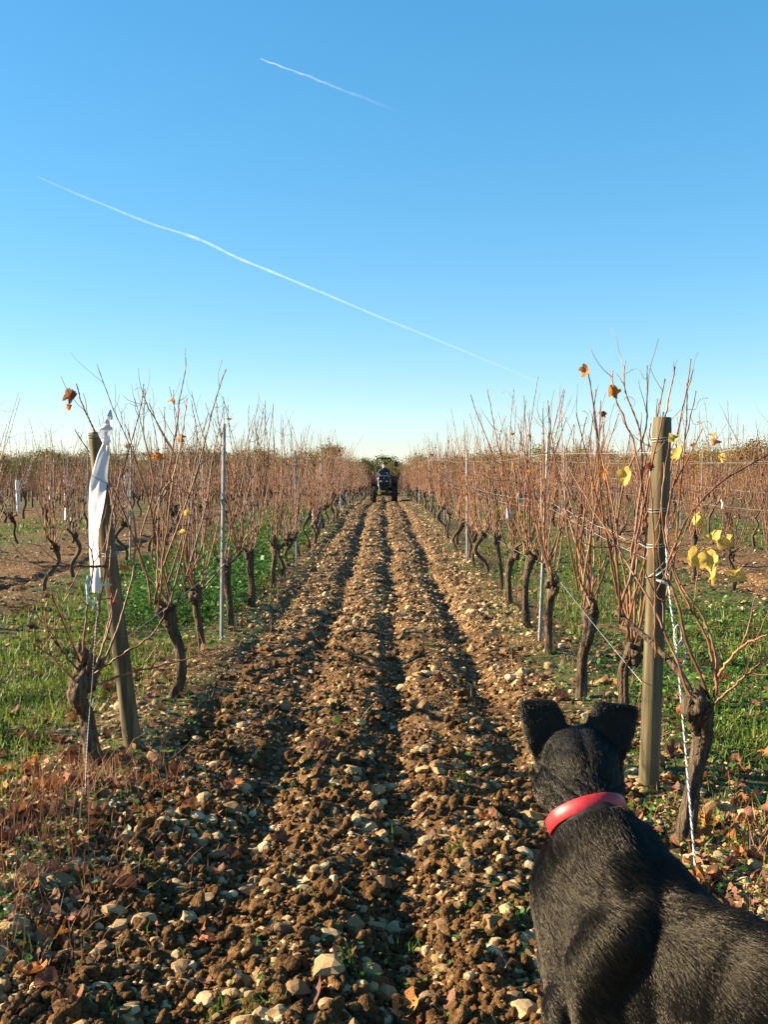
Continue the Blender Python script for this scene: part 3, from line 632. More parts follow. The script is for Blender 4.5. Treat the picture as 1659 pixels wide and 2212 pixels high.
near_vine('slim dark vine half hidden by the ear of the dog', 0, 4.46, [(1352, 1655), (1350, 1540), (1350, 1455), (1372, 1400)], 0.027, 0.055, 12, 12,
          canes_px=[[(1378, 1390, 4.4), (1392, 1250, 4.4), (1395, 1100, 4.4), (1370, 960, 4.4), (1330, 860, 4.4), (1325, 800, 4.4)], [(1365, 1390, 4.4), (1362, 1220, 4.4), (1388, 1040, 4.4), (1380, 920, 4.4), (1352, 850, 4.4), (1350, 780, 4.4)],
                    [(1370, 1385, 4.4), (1330, 1200, 4.45), (1350, 1040, 4.45), (1395, 930, 4.4), (1398, 790, 4.4)], [(1375, 1390, 4.2), (1420, 1150, 4.15), (1405, 990, 4.15), (1440, 890, 4.1), (1458, 790, 4.1)]],
          leaves=[(1350, 1035, 4.3, 0.125, yl, (1.45, 0.35, -0.75)), (1324, 850, 4.4, 0.09, 'leaf_orange', (1.3, 0.2, 0.1))], lmin=0.95, lmax=1.4, spread=0.35)
near_vine('knobbly vine whose foot shows between the ears of the dog', 0, 5.53, [(1256, 1528), (1262, 1430), (1268, 1370), (1278, 1325)], 0.034, 0.060, 13, 17, lmin=0.85, lmax=1.2)
near_vine('dark-headed vine next to the nearest metal stake before the dog', 0, 6.80, [(1188, 1434), (1186, 1360), (1186, 1310), (1192, 1265)], 0.030, 0.062, 14, 17)
near_vine('straight vine leaning past the nearest metal stake, dog side', 0, 8.03, [(1141, 1370), (1134, 1300), (1136, 1250), (1148, 1205)], 0.030, 0.060, 15, 16)
near_vine('bent vine with a kinked trunk, sixth along the dog row', 0, 9.40, [(1103, 1318), (1098, 1270), (1100, 1230), (1112, 1195)], 0.034, 0.06, 16, 16)
near_vine('wavy slim vine, seventh along the dog row', 0, 10.7, [(1083, 1285), (1084, 1245), (1078, 1205), (1072, 1165)], 0.028, 0.055, 17, 16)
# row behind the cloth-tied post
near_vine('gnarled vine stump in front of the cloth-tied post', -1, 4.25, [(212, 1685), (196, 1620), (180, 1550), (172, 1500), (185, 1450)], 0.038, 0.078, 21, 2,
          canes_px=[[(190, 1435, 4.2), (205, 1360, 4.2), (225, 1230, 4.2), (240, 1120, 4.25), (262, 1010, 4.3)], [(175, 1430, 4.2), (185, 1330, 4.2), (190, 1290, 4.2), (200, 1220, 4.2), (185, 1150, 4.2)],
                    [(215, 1440, 4.25), (240, 1390, 4.3), (262, 1330, 4.35), (285, 1240, 4.4), (290, 1120, 4.45), (262, 1030, 4.5), (300, 900, 4.55), (310, 830, 4.6)], [(205, 1455, 4.2), (262, 1415, 4.2), (330, 1370, 4.2), (365, 1300, 4.2)],
                    [(170, 1450, 4.2), (120, 1390, 4.2), (75, 1320, 4.2)], [(165, 1475, 4.2), (110, 1420, 4.2), (80, 1400, 4.2)], [(205, 1445, 4.2), (240, 1330, 4.3), (235, 1250, 4.3), (240, 1180, 4.35)], [(230, 1225, 4.2), (150, 1222, 4.15), (90, 1225, 4.1)],
                    [(205, 1480, 4.2), (290, 1450, 4.25), (400, 1425, 4.3), (470, 1400, 4.3)], [(250, 1130, 4.62), (225, 1000, 4.66), (200, 925, 4.64), (180, 880, 4.6), (163, 830, 4.55)]],
          leaves=[(148, 858, 4.5, 0.10, 'leaf_brown', (1.4, 0.5, 0.3)), (145, 880, 4.5, 0.055, 'leaf_orange', (1.3, 0.2, 0.9)), (228, 1712, 4.1, 0.11, 'leaf_orange', (1.2, 0.3, 0.6))], arm_rand=False, lmin=0.4, lmax=0.7)
near_vine('curved vine trunk arching beside the cloth-tied post', -1, 5.57, [(362, 1525), (392, 1462), (388, 1395), (370, 1350), (362, 1315)], 0.035, 0.055, 22, 11,
          canes_px=[[(365, 1310, 5.5), (330, 1220, 5.5), (340, 1100, 5.5), (380, 1000, 5.5), (330, 900, 5.5), (305, 850, 5.5)], [(370, 1310, 5.5), (300, 1200, 5.5), (330, 1050, 5.5), (310, 930, 5.5), (312, 840, 5.5)], [(372, 1310, 5.6), (330, 1120, 5.6), (380, 1010, 5.6), (345, 930, 5.6), (320, 870, 5.6)]],
          leaves=[(335, 985, 5.5, 0.085, 'leaf_orange', (1.3, 0.4, 0.8)), (345, 990, 5.5, 0.06, 'leaf_orange', (1.0, 0.4, 1.8)), (402, 1110, 5.5, 0.06, yl, (1.4, 0.2, 0.2)), (392, 1150, 5.5, 0.055, yl, (1.4, 0.9, 0.2))])
near_vine('fan-shaped vine with many canes next to the nearest metal stake, cloth side', -1, 7.0, [(438, 1422), (432, 1370), (424, 1320), (424, 1285)], 0.028, 0.065, 23, 22, spread=0.75,
          canes_px=[[(424, 1280, 7), (380, 1200, 7), (378, 1130, 7), (420, 1040, 7), (440, 960, 7)], [(430, 1280, 7), (500, 1200, 7), (540, 1150, 7), (580, 1120, 7)], [(420, 1280, 7), (415, 1100, 7), (425, 950, 7), (412, 865, 7)]])
near_vine('dark upright vine right behind the metal stake, cloth side', -1, 8.1, [(497, 1367), (494, 1310), (490, 1260), (488, 1225)], 0.032, 0.058, 24, 17)
near_vine('stout straight vine, fifth along the cloth-tied row', -1, 9.2, [(544, 1327), (544, 1270), (540, 1230), (538, 1195)], 0.036, 0.065, 25, 17)
near_vine('pale slender vine, sixth along the cloth-tied row', -1, 10.75, [(588, 1280), (590, 1240), (594, 1205), (590, 1175)], 0.030, 0.06, 26, 16)
print('near vines', round(time.time() - T0, 1))

# ------------------------------------------------------------------ wooden end posts
def wooden_post(label, base, top, r0, r1, seed):
    rng = np.random.default_rng(seed); b0 = np.array(base); zb = H1(b0[0], b0[1]); b0[2] = zb; root = empty('wooden_post', b0); tag(root, label, 'post')
    tp = np.array(top) - b0; n = 40; s = 24; t = np.linspace(0, 1, n); q = np.array((0, 0, -0.15)) + t[:, None] * (tp + (0, 0, 0.15)); a = np.arange(s) / s * 6.283
    mod = 1 + 0.05 * (vnoise(np.cos(a)[None] * 2 + 5 + 0 * t[:, None], np.sin(a)[None] * 2 + t[:, None] * 2 + 5, seed) - 0.5) + 0.012 * (rng.random((1, s)) - 0.5)
    crack = int(rng.integers(s)); mod[:, crack] -= 0.10 * np.clip(np.sin(t * 5 + 1), 0, 1)
    mod[:, (crack + 9) % s] -= 0.07 * np.clip(np.sin(t * 4 + 3), 0, 1)
    mod[-1] *= 0.93
    q[-1] += tp / np.linalg.norm(tp) * 0.006
    V, F = tube(q, r0 + (r1 - r0) * t, s, mod); mi = np.zeros(len(F), int); mi[-s:] = 1
    link('shaft', mesh_np('post_shaft', V, F, True, [M['post'], M['postend']], mi), root)
    return root, tp
def wire_wrap(root, tp, r, h, turns=2.3, tilt=0.0, name='wire_wrap', mat='wire', rad=0.0018):
    ax = tp / tp[2]; t = np.linspace(0, turns * 6.283, int(turns * 18)); z = h + 0.006 * np.sin(t * 0.9) + t * 0.0012 + tilt * np.cos(t); p = ax[None] * z[:, None] + np.stack([np.cos(t), np.sin(t), 0 * t], 1) * (r + rad)
    link(name, Acc().add(*tube(p, rad, 5)).mesh(name, [M[mat]]), root)
gR = G(1400, 1722); postR, tpR = wooden_post('round wooden end post standing beside the twisted rope', gR, P(1432, 905, gR[1] + 0.03), 0.041, 0.037, 3)
for h in (1.40, 1.12, 0.98): wire_wrap(postR, tpR, 0.040, h, 2.2, 0.008)
wire_wrap(postR, tpR, 0.0405, 0.90, 1.2, 0.05)
gL = G(293, 1632); postL, tpL = wooden_post('leaning grey wooden end post with a white cloth tied on', gL, P(203, 937, gL[1] + 0.02), 0.043, 0.029, 4)
for h in (1.40, 0.86): wire_wrap(postL, tpL, 0.031 + 0.012 * (1.45 - h) / 1.45 + 0.001, h, 2.4, 0.004)

# ------------------------------------------------------------------ metal stakes
def stake_mesh(hgt):
    acc = Acc(); w = 0.026; t = 0.0035                                     # open channel profile with notches
    prof = np.array([(-w / 2, 0.016), (-w / 2, 0), (-w / 4, -0.008), (w / 4, -0.008), (w / 2, 0), (w / 2, 0.016), (w / 2 - t, 0.016), (w / 2 - t, 0.002), (w / 4, -0.005), (-w / 4, -0.005), (-w / 2 + t, 0.002), (-w / 2 + t, 0.016)])
    n = len(prof); zs = [-0.1, 0.5, 1.0, hgt]; V = np.concatenate([np.column_stack([prof, np.full(n, z)]) for z in zs]); F = []
    for i in range(len(zs) - 1):
        for j in range(n): a = i * n + j; b_ = i * n + (j + 1) % n; F += [(a, b_, b_ + n), (a, b_ + n, a + n)]
    c = len(V); V = np.vstack([V, [0, -0.0065, hgt]]); k = (len(zs) - 1) * n
    F += [(k + j, k + (j + 1) % n, c) for j in range(n)]
    return mesh_np('stake', V, np.array(F), False, [M['zinc']])
stk = stake_mesh(1.58); hook = mesh_np('hook', *tube(np.array([(-0.012, 0.0, 0), (-0.028, -0.004, 0.006), (-0.030, -0.004, 0.022)]), 0.0028, 4), True, [M['zinc']])
rng = np.random.default_rng(31)
def place_stake(x, y, label, group, dx=0.0, dy=0.0):
    o = tag(link('metal_stake', stk, None, (x, y, H1(x, y)), (dy, dx, rng.uniform(-0.4, 0.4)), (1, 1, rng.uniform(0.97, 1.04))), label, 'stake', group)
    if y < 30:
        for z in (0.6, 1.02, 1.42): link('hook', hook, o, (0, 0, z))
for k in range(-9, 9):
    x0 = ROWX(k); y = 7.35; j = 0
    while y < 100:
        if abs(x0) < 0.41 * y:
            jx = rng.normal(0, 0.03); g = f'metal stakes of the {rowname(k)}'
            if k in (-1, 0): lab = f'{ORD[j]} metal stake along the {rowname(k)}'
            else: lab = f'thin metal stake standing in the {rowname(k)}'
            if k == -1 and j == 0: place_stake(G(477, 1400)[0], 7.35, 'nearest metal stake, upright beside the fan-shaped vine, cloth side', g, 0.018)
            elif k == 0 and j == 0: place_stake(G(1168, 1400)[0], 7.35, 'nearest metal stake, pale grey, between vines ahead of the dog', g, 0.036)
            else: place_stake(x0 + jx, y + rng.normal(0, 0.2), lab, g, rng.normal(0, 0.015), rng.normal(0, 0.012))
        y += 6.5; j += 1

# ------------------------------------------------------------------ trellis wires
def row_wire(k, z, start, label, name='trellis_wire', sag=0.02, y_end=70.0, wob=0.0, rad=0.0016):
    ys_ = np.concatenate([np.arange(start[1], 20, 0.35), np.arange(20, y_end, 1.5)]); x0 = ROWX(k); t = np.clip((ys_ - start[1]) / (7.35 - start[1] if start[1] < 7 else 3), 0, 1)
    xx = start[0] * (1 - t) + x0 * t; ph = ((ys_ - 7.35) % 6.5) / 6.5; zz = base_h(xx, ys_) + (start[2] * (1 - t) + z * t) - sag * np.sin(math.pi * ph) + wob * np.sin(ys_ * 9.0)
    r = np.maximum(rad, 0.00013 * ys_)
    tag(link(name, Acc().add(*tube(np.stack([xx, ys_, zz], 1), r, 5)).mesh(name, [M['wire']])), label, 'wire', f'trellis wires of the {rowname(k)}')
row_wire(0, 1.44, gR + tpR * (1.40 / tpR[2]), 'topmost trellis wire of the row behind the black dog')
row_wire(0, 1.08, gR + tpR * (1.0 / tpR[2]), 'sagging middle trellis wire of the row behind the black dog', wob=0.006, rad=0.0022)
row_wire(0, 1.04, gR + tpR * (0.975 / tpR[2]) + (0.02, 0, 0), 'second, thinner middle wire of the row behind the black dog', sag=0.05)
row_wire(0, 0.60, (1.02, 3.9, 0.50), 'lowest trellis wire of the row behind the black dog', sag=0.03)
row_wire(-1, 1.44, gL + tpL * (1.40 / tpL[2]), 'topmost trellis wire of the row behind the cloth-tied post')
row_wire(-1, 1.03, gL + tpL * (1.0 / tpL[2]), 'middle trellis wire of the row behind the cloth-tied post', wob=0.004)
row_wire(-1, 0.60, (-1.2, 4.6, 0.55), 'lowest trellis wire of the row behind the cloth-tied post')
for k in (-2, 1, -3, 2):
    y0 = abs(ROWX(k)) / 0.42
    row_wire(k, 1.42, (ROWX(k), y0, 1.42), f'top trellis wire of the {rowname(k)}')
    row_wire(k, 0.95, (ROWX(k), y0, 0.95), f'middle trellis wire of the {rowname(k)}')

# ------------------------------------------------------------------ rope stay, ties, cloth
def polyline(pts, n):
    p = np.asarray(pts, float); s = np.concatenate([[0], np.cumsum(np.linalg.norm(np.diff(p, axis=0), axis=1))]); t = np.linspace(0, s[-1], n); return np.stack([np.interp(t, s, p[:, i]) for i in range(3)], 1), t
rp = [gR + tpR * (1.09 / tpR[2]) + (0.03, -0.035, 0), P(1440, 1180, 3.88), P(1448, 1290, 3.72), P(1462, 1400, 3.6), P(1480, 1600, 3.38), P(1500, 1840, 3.1), P(1512, 1960, 2.97)]
rope = empty('rope_stay', (rp[-1][0], rp[-1][1], H1(rp[-1][0], rp[-1][1]))); tag(rope, 'twisted black and white rope running from the post to the ground', 'rope'); o0 = np.array(rope.location)
q, t = polyline(smooth_path(rp, 60), 420); q = q - o0; q[-1][2] = -0.03
for s, mt in ((0, 'rope_w'), (1, 'rope_d'), (2, 'rope_w')):
    a = t * 6.283 / 0.045 + s * 6.283 / 3; off = np.stack([np.cos(a), np.sin(a), 0 * a], 1) * 0.0020
    link('strand', Acc().add(*tube(q + off, 0.0019, 5)).mesh('strand', [M[mt]]), rope)
for c, rr in (((1457, 1375), 0.028), ((1465, 1410), 0.030)):
    th = np.linspace(0, 6.283, 24); p0 = P(c[0] + 8, c[1], 3.6) - o0; link('loop', Acc().add(*tube(p0 + np.stack([0.5 * rr * np.cos(th), 0 * th, 1.5 * rr * np.sin(th)], 1), 0.002, 5)).mesh('loop', [M['rope_w']]), rope)
def ribbon(name, pts, widths, mat, label=None, cat=None, parent=None, crumple=0.004, seed=0, face=(1, 0, 0), n=28, m_=7, group=None, thick=0.0012):
    """thin strip of stuff with thickness, following pts"""
    rng = np.random.default_rng(seed); p = smooth_path(np.array(pts), n); w = np.interp(np.linspace(0, 1, n), np.linspace(0, 1, len(widths)), widths); f = np.array(face, float); u = np.linspace(-0.5, 0.5, m_)
    b0 = p[-1].copy(); tw = np.linspace(0, 1, n)
    side = f[None] * np.cos(0.5 * np.sin(tw * 7))[:, None] + np.array((0, 1, 0))[None] * np.sin(0.5 * np.sin(tw * 7))[:, None]
    V = p[:, None] + side[:, None] * (w[:, None] * u[None])[:, :, None]
    fold = crumple * (np.sin(u * 9 + 3 * tw[:, None] * 4) + 0.8 * (vnoise(u[None] * 6 + 0 * tw[:, None], tw[:, None] * 12 + 0 * u[None], seed) - 0.5) * 2); V[:, :, 1] += fold
    V = V.reshape(-1, 3) - b0; k = len(V); V2 = V + (0, thick, 0); F = []
    for i in range(n - 1):
        for j in range(m_ - 1): a = i * m_ + j; F += [(a, a + 1, a + m_ + 1), (a, a + m_ + 1, a + m_), (k + a, k + a + m_ + 1, k + a + 1), (k + a, k + a + m_, k + a + m_ + 1)]
        for j in (0, m_ - 1): a = i * m_ + j; F += [(a, a + m_, k + a + m_), (a, k + a + m_, k + a)]
    me = mesh_np(name, np.vstack([V, V2]), np.array(F), True, [M[mat]])
    if parent is None: return tag(link(name, me, None, b0), label, cat, group)
    return link(name, me, parent, b0 - np.array(parent.location))
dC = gL[1] - 0.06
cl = ribbon('white_cloth', [P(a, b_, dC) for a, b_ in [(228, 950), (222, 985), (212, 1040), (206, 1100), (201, 1160), (204, 1220), (207, 1280)]], [0.026, 0.07, 0.098, 0.10, 0.085, 0.065, 0.048], 'cloth', 'long white cloth strip hanging from the leaning wooden post', 'cloth', crumple=0.004, seed=3, n=40, m_=9, face=(0.86, -0.5, 0))
ribbon('flag_end', [P(a, b_, dC - 0.005) for a, b_ in [(226, 952), (226, 930), (234, 912), (238, 885)]], [0.035, 0.065, 0.045, 0.006], 'cloth', parent=cl, crumple=0.006, seed=4, n=18)
V, F = ico(2); link('knot', mesh_np('knot', V * np.array((0.02, 0.018, 0.018)) * (0.8 + 0.4 * np.random.default_rng(2).random(len(V)))[:, None], F, True, [M['cloth']]), cl, P(228, 952, dC) - np.array(cl.location))
ribbon('teal_ribbon', [P(190, 1243, 4.1), P(188, 1270, 4.1), P(190, 1305, 4.1)], [0.012, 0.016, 0.012], 'ribbon', 'short teal ribbon hanging beside the lower end of the cloth', 'ribbon', seed=6, n=8, m_=4)
ribbon('teal_ribbon', [P(212, 1265, 4.12), P(228, 1262, 4.12), P(240, 1263, 4.12)], [0.008, 0.012, 0.008], 'ribbon', 'teal tie wrapped round a cane under the white cloth', 'ribbon', seed=7, n=8, m_=4, face=(0, 0, 1))
ribbon('white_tag', [P(205, 1290, 4.1), P(203, 1300, 4.1), P(200, 1315, 4.1)], [0.010, 0.012, 0.008], 'cloth', 'small white strip dangling below the long cloth', 'tag', seed=8, n=8, m_=4)
tw, _ = polyline(smooth_path([P(213, 1275, 4.1), P(203, 1400, 4.05), P(198, 1480, 4.0), P(188, 1600, 3.9), P(181, 1765, G(181, 1765)[1])], 30), 200)
b0 = tw[-1].copy(); b0[2] = H1(b0[0], b0[1]); a = np.arange(200) * 1.1; tq = tw - b0
twm = Acc()
for s in (0, 3.14): twm.add(*tube(tq + np.stack([np.cos(a + s), np.sin(a + s), 0 * a], 1) * 0.0010, 0.0011, 4))
tag(link('twine', twm.mesh('twine', [M['zinc']]), None, b0), 'thin grey twisted wire running down in front of the stump', 'wire')
ribbon('white_tie', [P(1418, 1252, 3.87), P(1435, 1258, 3.86), P(1450, 1262, 3.86)], [0.010, 0.014, 0.010], 'cloth', 'white tie strip on the side of the round post', 'tie', seed=9, n=8, m_=4, face=(0, 0, 1), crumple=0.001)
ribbon('teal_tie', [P(1415, 1245, 3.87), P(1430, 1235, 3.86), P(1446, 1222, 3.86)], [0.006, 0.009, 0.006], 'ribbon', 'teal tie strip on the round post above the white one', 'tie', seed=10, n=8, m_=4, face=(0, 0, 1), crumple=0.001)

# vine guards
def guard_mesh(h, r, seed, ragged=0.1):
    rng = np.random.default_rng(seed); n = 14; s = 12; t = np.linspace(0, 1, n); mod = 1 + ragged * (rng.random((n, s)) - 0.5)
    V, F = tube(np.stack([0.01 * np.sin(t * 5), 0 * t, t * h], 1), r, s, mod, cap=False); V2, F2 = tube(np.stack([0.01 * np.sin(t * 5), 0 * t, t * h], 1), r - 0.003, s, mod, cap=False)
    return np.vstack([V, V2]), np.vstack([F, F2[:, ::-1] + len(V)])
for i, (px, py, hpx) in enumerate([(38, 1124, 72), (108, 1100, 47), (143, 1137, 97), (271, 1115, 75), (1120, 1075, 30), (1562, 1115, 22)]):
    g = G(px, py); hh = hpx / FPX * g[1]; names = ['white vine guard tube near the picture edge, far past the cloth', 'shorter white vine guard tube left of the cloth-tied post', 'tall white vine guard tube just left of the cloth-tied post', 'white vine guard tube between the leaning post and the metal stake', 'small white guard tube among the vines before the rope-stayed post', 'tiny white guard tube far behind the yellow leaves']
    tag(link('vine_guard', mesh_np('vine_guard', *guard_mesh(hh, 0.05, i, 0.05), True, [M['white_plastic']]), None, (g[0], g[1], H1(g[0], g[1]))), names[i], 'guard tube', 'white vine guard tubes')
for i, (px, py, hpx, rpx, lab) in enumerate([(735, 1106, 55, 11, 'pale blue plastic sleeve round a far vine foot, cloth side'), (684, 1158, 58, 10, 'pale blue plastic sleeve round a vine foot, nearer, cloth side'), (1099, 1135, 24, 6, 'small white-blue sleeve by a vine foot, dog side')]):
    g = G(px, py); tag(link('plastic_sleeve', mesh_np('plastic_sleeve', *guard_mesh(hpx / FPX * g[1], rpx / FPX * g[1], 20 + i, 0.35), True, [M['blue_plastic']]), None, (g[0], g[1], H1(g[0], g[1]))), lab, 'sleeve', 'plastic vine sleeves')
print('posts etc', round(time.time() - T0, 1))
# ------------------------------------------------------------------ tractor and driver
M['tyre'] = mat_var('tyre_rubber', [(0.3, (0.018, 0.017, 0.016)), (0.7, (0.05, 0.045, 0.038))], 12, 0.85, 0.3, 0.01)
M['tblack'] = mat_var('black_paint', [(0.3, (0.012, 0.013, 0.016)), (0.7, (0.028, 0.029, 0.034))], 5, 0.45)
M['tred'] = mat_var('dull_red_paint', [(0.3, (0.075, 0.010, 0.010)), (0.7, (0.12, 0.018, 0.016))], 5, 0.5)
M['tgrey'] = mat_var('grey_iron', [(0.3, (0.05, 0.05, 0.05)), (0.7, (0.12, 0.11, 0.10))], 9, 0.7)
M['tyellow'] = mat_var('yellow_paint', [(0.3, (0.55, 0.42, 0.05)), (0.7, (0.70, 0.58, 0.12))], 9, 0.5)
M['lens'] = mat_var('lamp_glass', [(0.3, (0.35, 0.36, 0.38)), (0.7, (0.55, 0.56, 0.58))], 9, 0.2, spec=0.6)
M['jacket'] = mat_var('dark_jacket', [(0.3, (0.022, 0.024, 0.032)), (0.7, (0.05, 0.053, 0.066))], 9, 0.85)
M['skin'] = mat_var('skin', [(0.3, (0.42, 0.24, 0.17)), (0.7, (0.52, 0.32, 0.24))], 20, 0.6)
M['hair'] = mat_var('brown_hair', [(0.3, (0.03, 0.02, 0.014)), (0.7, (0.07, 0.045, 0.03))], 30, 0.8)
M['chin_white'] = mat_var('off_white_chin', [(0.3, (0.60, 0.58, 0.56)), (0.7, (0.72, 0.70, 0.68))], 30, 0.9)
TY = 43.6; tz = H1(0, TY) + 0.0
tr = tag(empty('tractor', (0.0, TY, tz)), 'narrow dark red vineyard tractor facing us down the ploughed strip', 'tractor'); tr.scale = (0.97, 1, 1.03)
def part(name, geos, mat, parent=tr, smooth=False):
    a = Acc()
    for g in geos: a.add(*g)
    return link(name, a.mesh(name, [M[mat]], smooth), parent)
def lathe_x(prof, n=28):
    """profile (x, r) turned about the x axis"""
    pr = np.array(prof); a = np.arange(n) / n * 6.28318; V = np.stack([np.repeat(pr[:, 0][:, None], n, 1), pr[:, 1][:, None] * np.cos(a), pr[:, 1][:, None] * np.sin(a)], 2).reshape(-1, 3); F = []
    for i in range(len(pr) - 1):
        for j in range(n): p_ = i * n + j; q_ = i * n + (j + 1) % n; F += [(p_, q_, q_ + n), (p_, q_ + n, p_ + n)]
    return V, np.array(F)
def wheel(x, y, r, w):
    s = 1 if x > 0 else -1; root = empty('wheel', (x, y, r - 0.03)); root.parent = tr
    h = w / 2
    geos = [lathe_x([(-h * 0.75, r * 0.52), (-h, r * 0.7), (-h, r * 0.86), (-h * 0.8, r * 0.95), (h * 0.8, r * 0.95), (h, r * 0.86), (h, r * 0.7), (h * 0.75, r * 0.52)])]
    nl = 18
    for i in range(nl):                                   # chevron lugs
        for sd in (-1, 1):
            V, F = box(sd * h * 0.48, 0, r * 0.965, h * 1.0, r * 0.085, r * 0.085); a = (i + (0.5 if sd > 0 else 0)) / nl * 6.28318; V[:, 1] += sd * V[:, 0] * 0.35
            c, s_ = math.cos(a), math.sin(a); V = np.stack([V[:, 0], V[:, 1] * c - V[:, 2] * s_, V[:, 1] * s_ + V[:, 2] * c], 1); geos.append((V, F))
    part('tyre', geos, 'tyre', root); part('rim', [lathe_x([(s * h * 0.75, r * 0.53), (s * h * 0.45, r * 0.5), (s * h * 0.35, r * 0.22), (s * h * 0.6, r * 0.18), (s * h * 0.6, 0.001)], 20)], 'tyellow' if False else 'tred', root, True)
wheel(-0.52, 1.62, 0.56, 0.23); wheel(0.52, 1.62, 0.56, 0.23); wheel(-0.44, 0.32, 0.36, 0.19); wheel(0.44, 0.32, 0.36, 0.19)
def loft_hood():
    secs = []
    for y, w, zt, zb in ((0.0, 0.25, 1.10, 0.72), (0.03, 0.27, 1.13, 0.70), (0.6, 0.275, 1.16, 0.68), (1.15, 0.28, 1.19, 0.66)):
        secs.append([(-w, y, zb), (-w, y, zt - 0.09), (-w + 0.03, y, zt - 0.03), (-w + 0.09, y, zt), (w - 0.09, y, zt), (w - 0.03, y, zt - 0.03), (w, y, zt - 0.09), (w, y, zb)])
    V = np.array(secs).reshape(-1, 3); k = 8; F = []
    for i in range(3):
        for j in range(k): a = i * k + j; b_ = i * k + (j + 1) % k; F += [(a, b_, b_ + k), (a, b_ + k, a + k)]
    F += [(0, j, j + 1) for j in range(1, k - 1)] + [(24, 24 + j + 1, 24 + j) for j in range(1, k - 1)]
    return V, np.array(F)
hood = part('hood', [loft_hood()], 'tblack')
part('grille', [box(0, -0.012, 0.93, 0.46, 0.02, 0.36, 0.008)] + [box(0, -0.026, 0.80 + 0.028 * i, 0.40, 0.012, 0.010) for i in range(3)], 'tblack', hood)
part('nose', [box(0, -0.02, 1.11, 0.44, 0.05, 0.05, 0.012)], 'tblack', hood)
for s in (-1, 1):
    V, F = ico(3); part('headlight', [(V * (0.055, 0.014, 0.036) + (s * 0.125, -0.032, 0.92), F)], 'lens', hood, True)
V, F = ico(2); part('badge', [(V * (0.035, 0.008, 0.028) + (0, -0.03, 1.05), F)], 'lens', hood, True)
part('front_axle', [box(0, 0.32, 0.36, 0.72, 0.12, 0.10, 0.02), box(0, 0.2, 0.52, 0.34, 0.4, 0.26, 0.03)], 'tgrey')
part('front_weights', [box(-0.15 + 0.06 * i, -0.10, 0.58, 0.05, 0.16, 0.22, 0.012) for i in range(6)], 'tblack')
part('chassis', [box(0, 1.0, 0.55, 0.34, 1.6, 0.32, 0.03), box(0, 1.62, 0.56, 0.8, 0.16, 0.16, 0.03)], 'tgrey')
for s in (-1, 1):
    a = np.linspace(0.2, 2.7, 12); out = []
    pts = np.stack([0 * a, 1.62 + 0.63 * np.cos(a), 0.55 + 0.63 * np.sin(a)], 1); V = np.concatenate([pts + (s * 0.36, 0, 0), pts + (s * 0.60, 0, 0), pts + (s * 0.36, 0, 0.025), pts + (s * 0.60, 0, 0.025)]); F = []
    for i in range(11):
        for (u, v) in ((0, 1), (1, 3), (3, 2), (2, 0)): F += [(u * 12 + i, v * 12 + i, v * 12 + i + 1), (u * 12 + i, v * 12 + i + 1, u * 12 + i + 1)]
    part('fender', [(V, np.array(F)), box(s * 0.36, 1.62, 0.9, 0.02, 0.75, 0.5, 0.006)], 'tred')
ro = smooth_path([(-0.345, 1.12, 0.60), (-0.345, 1.12, 1.2), (-0.345, 1.12, 1.78), (-0.33, 1.12, 1.86), (-0.26, 1.12, 1.905), (0, 1.12, 1.91), (0.26, 1.12, 1.905), (0.33, 1.12, 1.86), (0.345, 1.12, 1.78), (0.345, 1.12, 1.2), (0.345, 1.12, 0.60)], 60)
part('roll_bar', [tube(ro, 0.028, 8)], 'tblack', smooth=True)
part('dashboard', [box(0, 1.16, 1.18, 0.36, 0.12, 0.16, 0.03)], 'tblack')
a = np.linspace(0, 6.28318, 28); part('steering_wheel', [tube(np.stack([0.19 * np.cos(a), 1.30 + 0.16 * np.sin(a), 1.22 + 0.08 * np.sin(a)], 1), 0.015, 6), tube(np.array([(0, 1.18, 1.10), (0, 1.30, 1.22)]), 0.02, 6), tube(np.array([(-0.18, 1.30, 1.22), (0.18, 1.30, 1.22)]), 0.012, 5)], 'tblack', smooth=True)
part('seat', [box(0, 1.72, 0.86, 0.42, 0.42, 0.10, 0.03), box(0, 1.93, 1.08, 0.42, 0.09, 0.40, 0.03)], 'tblack')
mr = part('mirror_arm', [tube(np.array([(0.345, 1.12, 1.66), (0.46, 1.10, 1.68), (0.53, 1.08, 1.68)]), 0.010, 6)], 'tblack')
part('mirror', [box(0.56, 1.08, 1.67, 0.15, 0.03, 0.21, 0.012)], 'tblack', mr)
yb = part('yellow_bracket', [box(-0.20, -0.20, 0.47, 0.12, 0.06, 0.22, 0.015), box(-0.07, -0.21, 0.50, 0.26, 0.045, 0.05, 0.01)], 'tyellow')
part('hose', [tube(smooth_path([(-0.20, -0.18, 0.55), (-0.24, -0.10, 0.75), (-0.26, 0.1, 0.95), (-0.29, 0.6, 1.05)], 16), 0.018, 6)], 'lens', smooth=True)
part('exhaust', [tube(np.array([(-0.31, 0.75, 0.9), (-0.31, 0.75, 1.30)]), 0.022, 8)], 'tgrey', smooth=True)
part('cultivator', [box(0, 2.75, 0.35, 1.5, 0.08, 0.08, 0.01), box(0, 2.4, 0.45, 0.08, 0.7, 0.08, 0.01)] + [tube(smooth_path([(x, 2.75, 0.33), (x, 2.95, 0.25), (x, 2.85, 0.02), (x, 2.72, -0.06)], 10), 0.02, 5) for x in (-0.53, -0.26, 0, 0.26, 0.53)], 'tgrey')
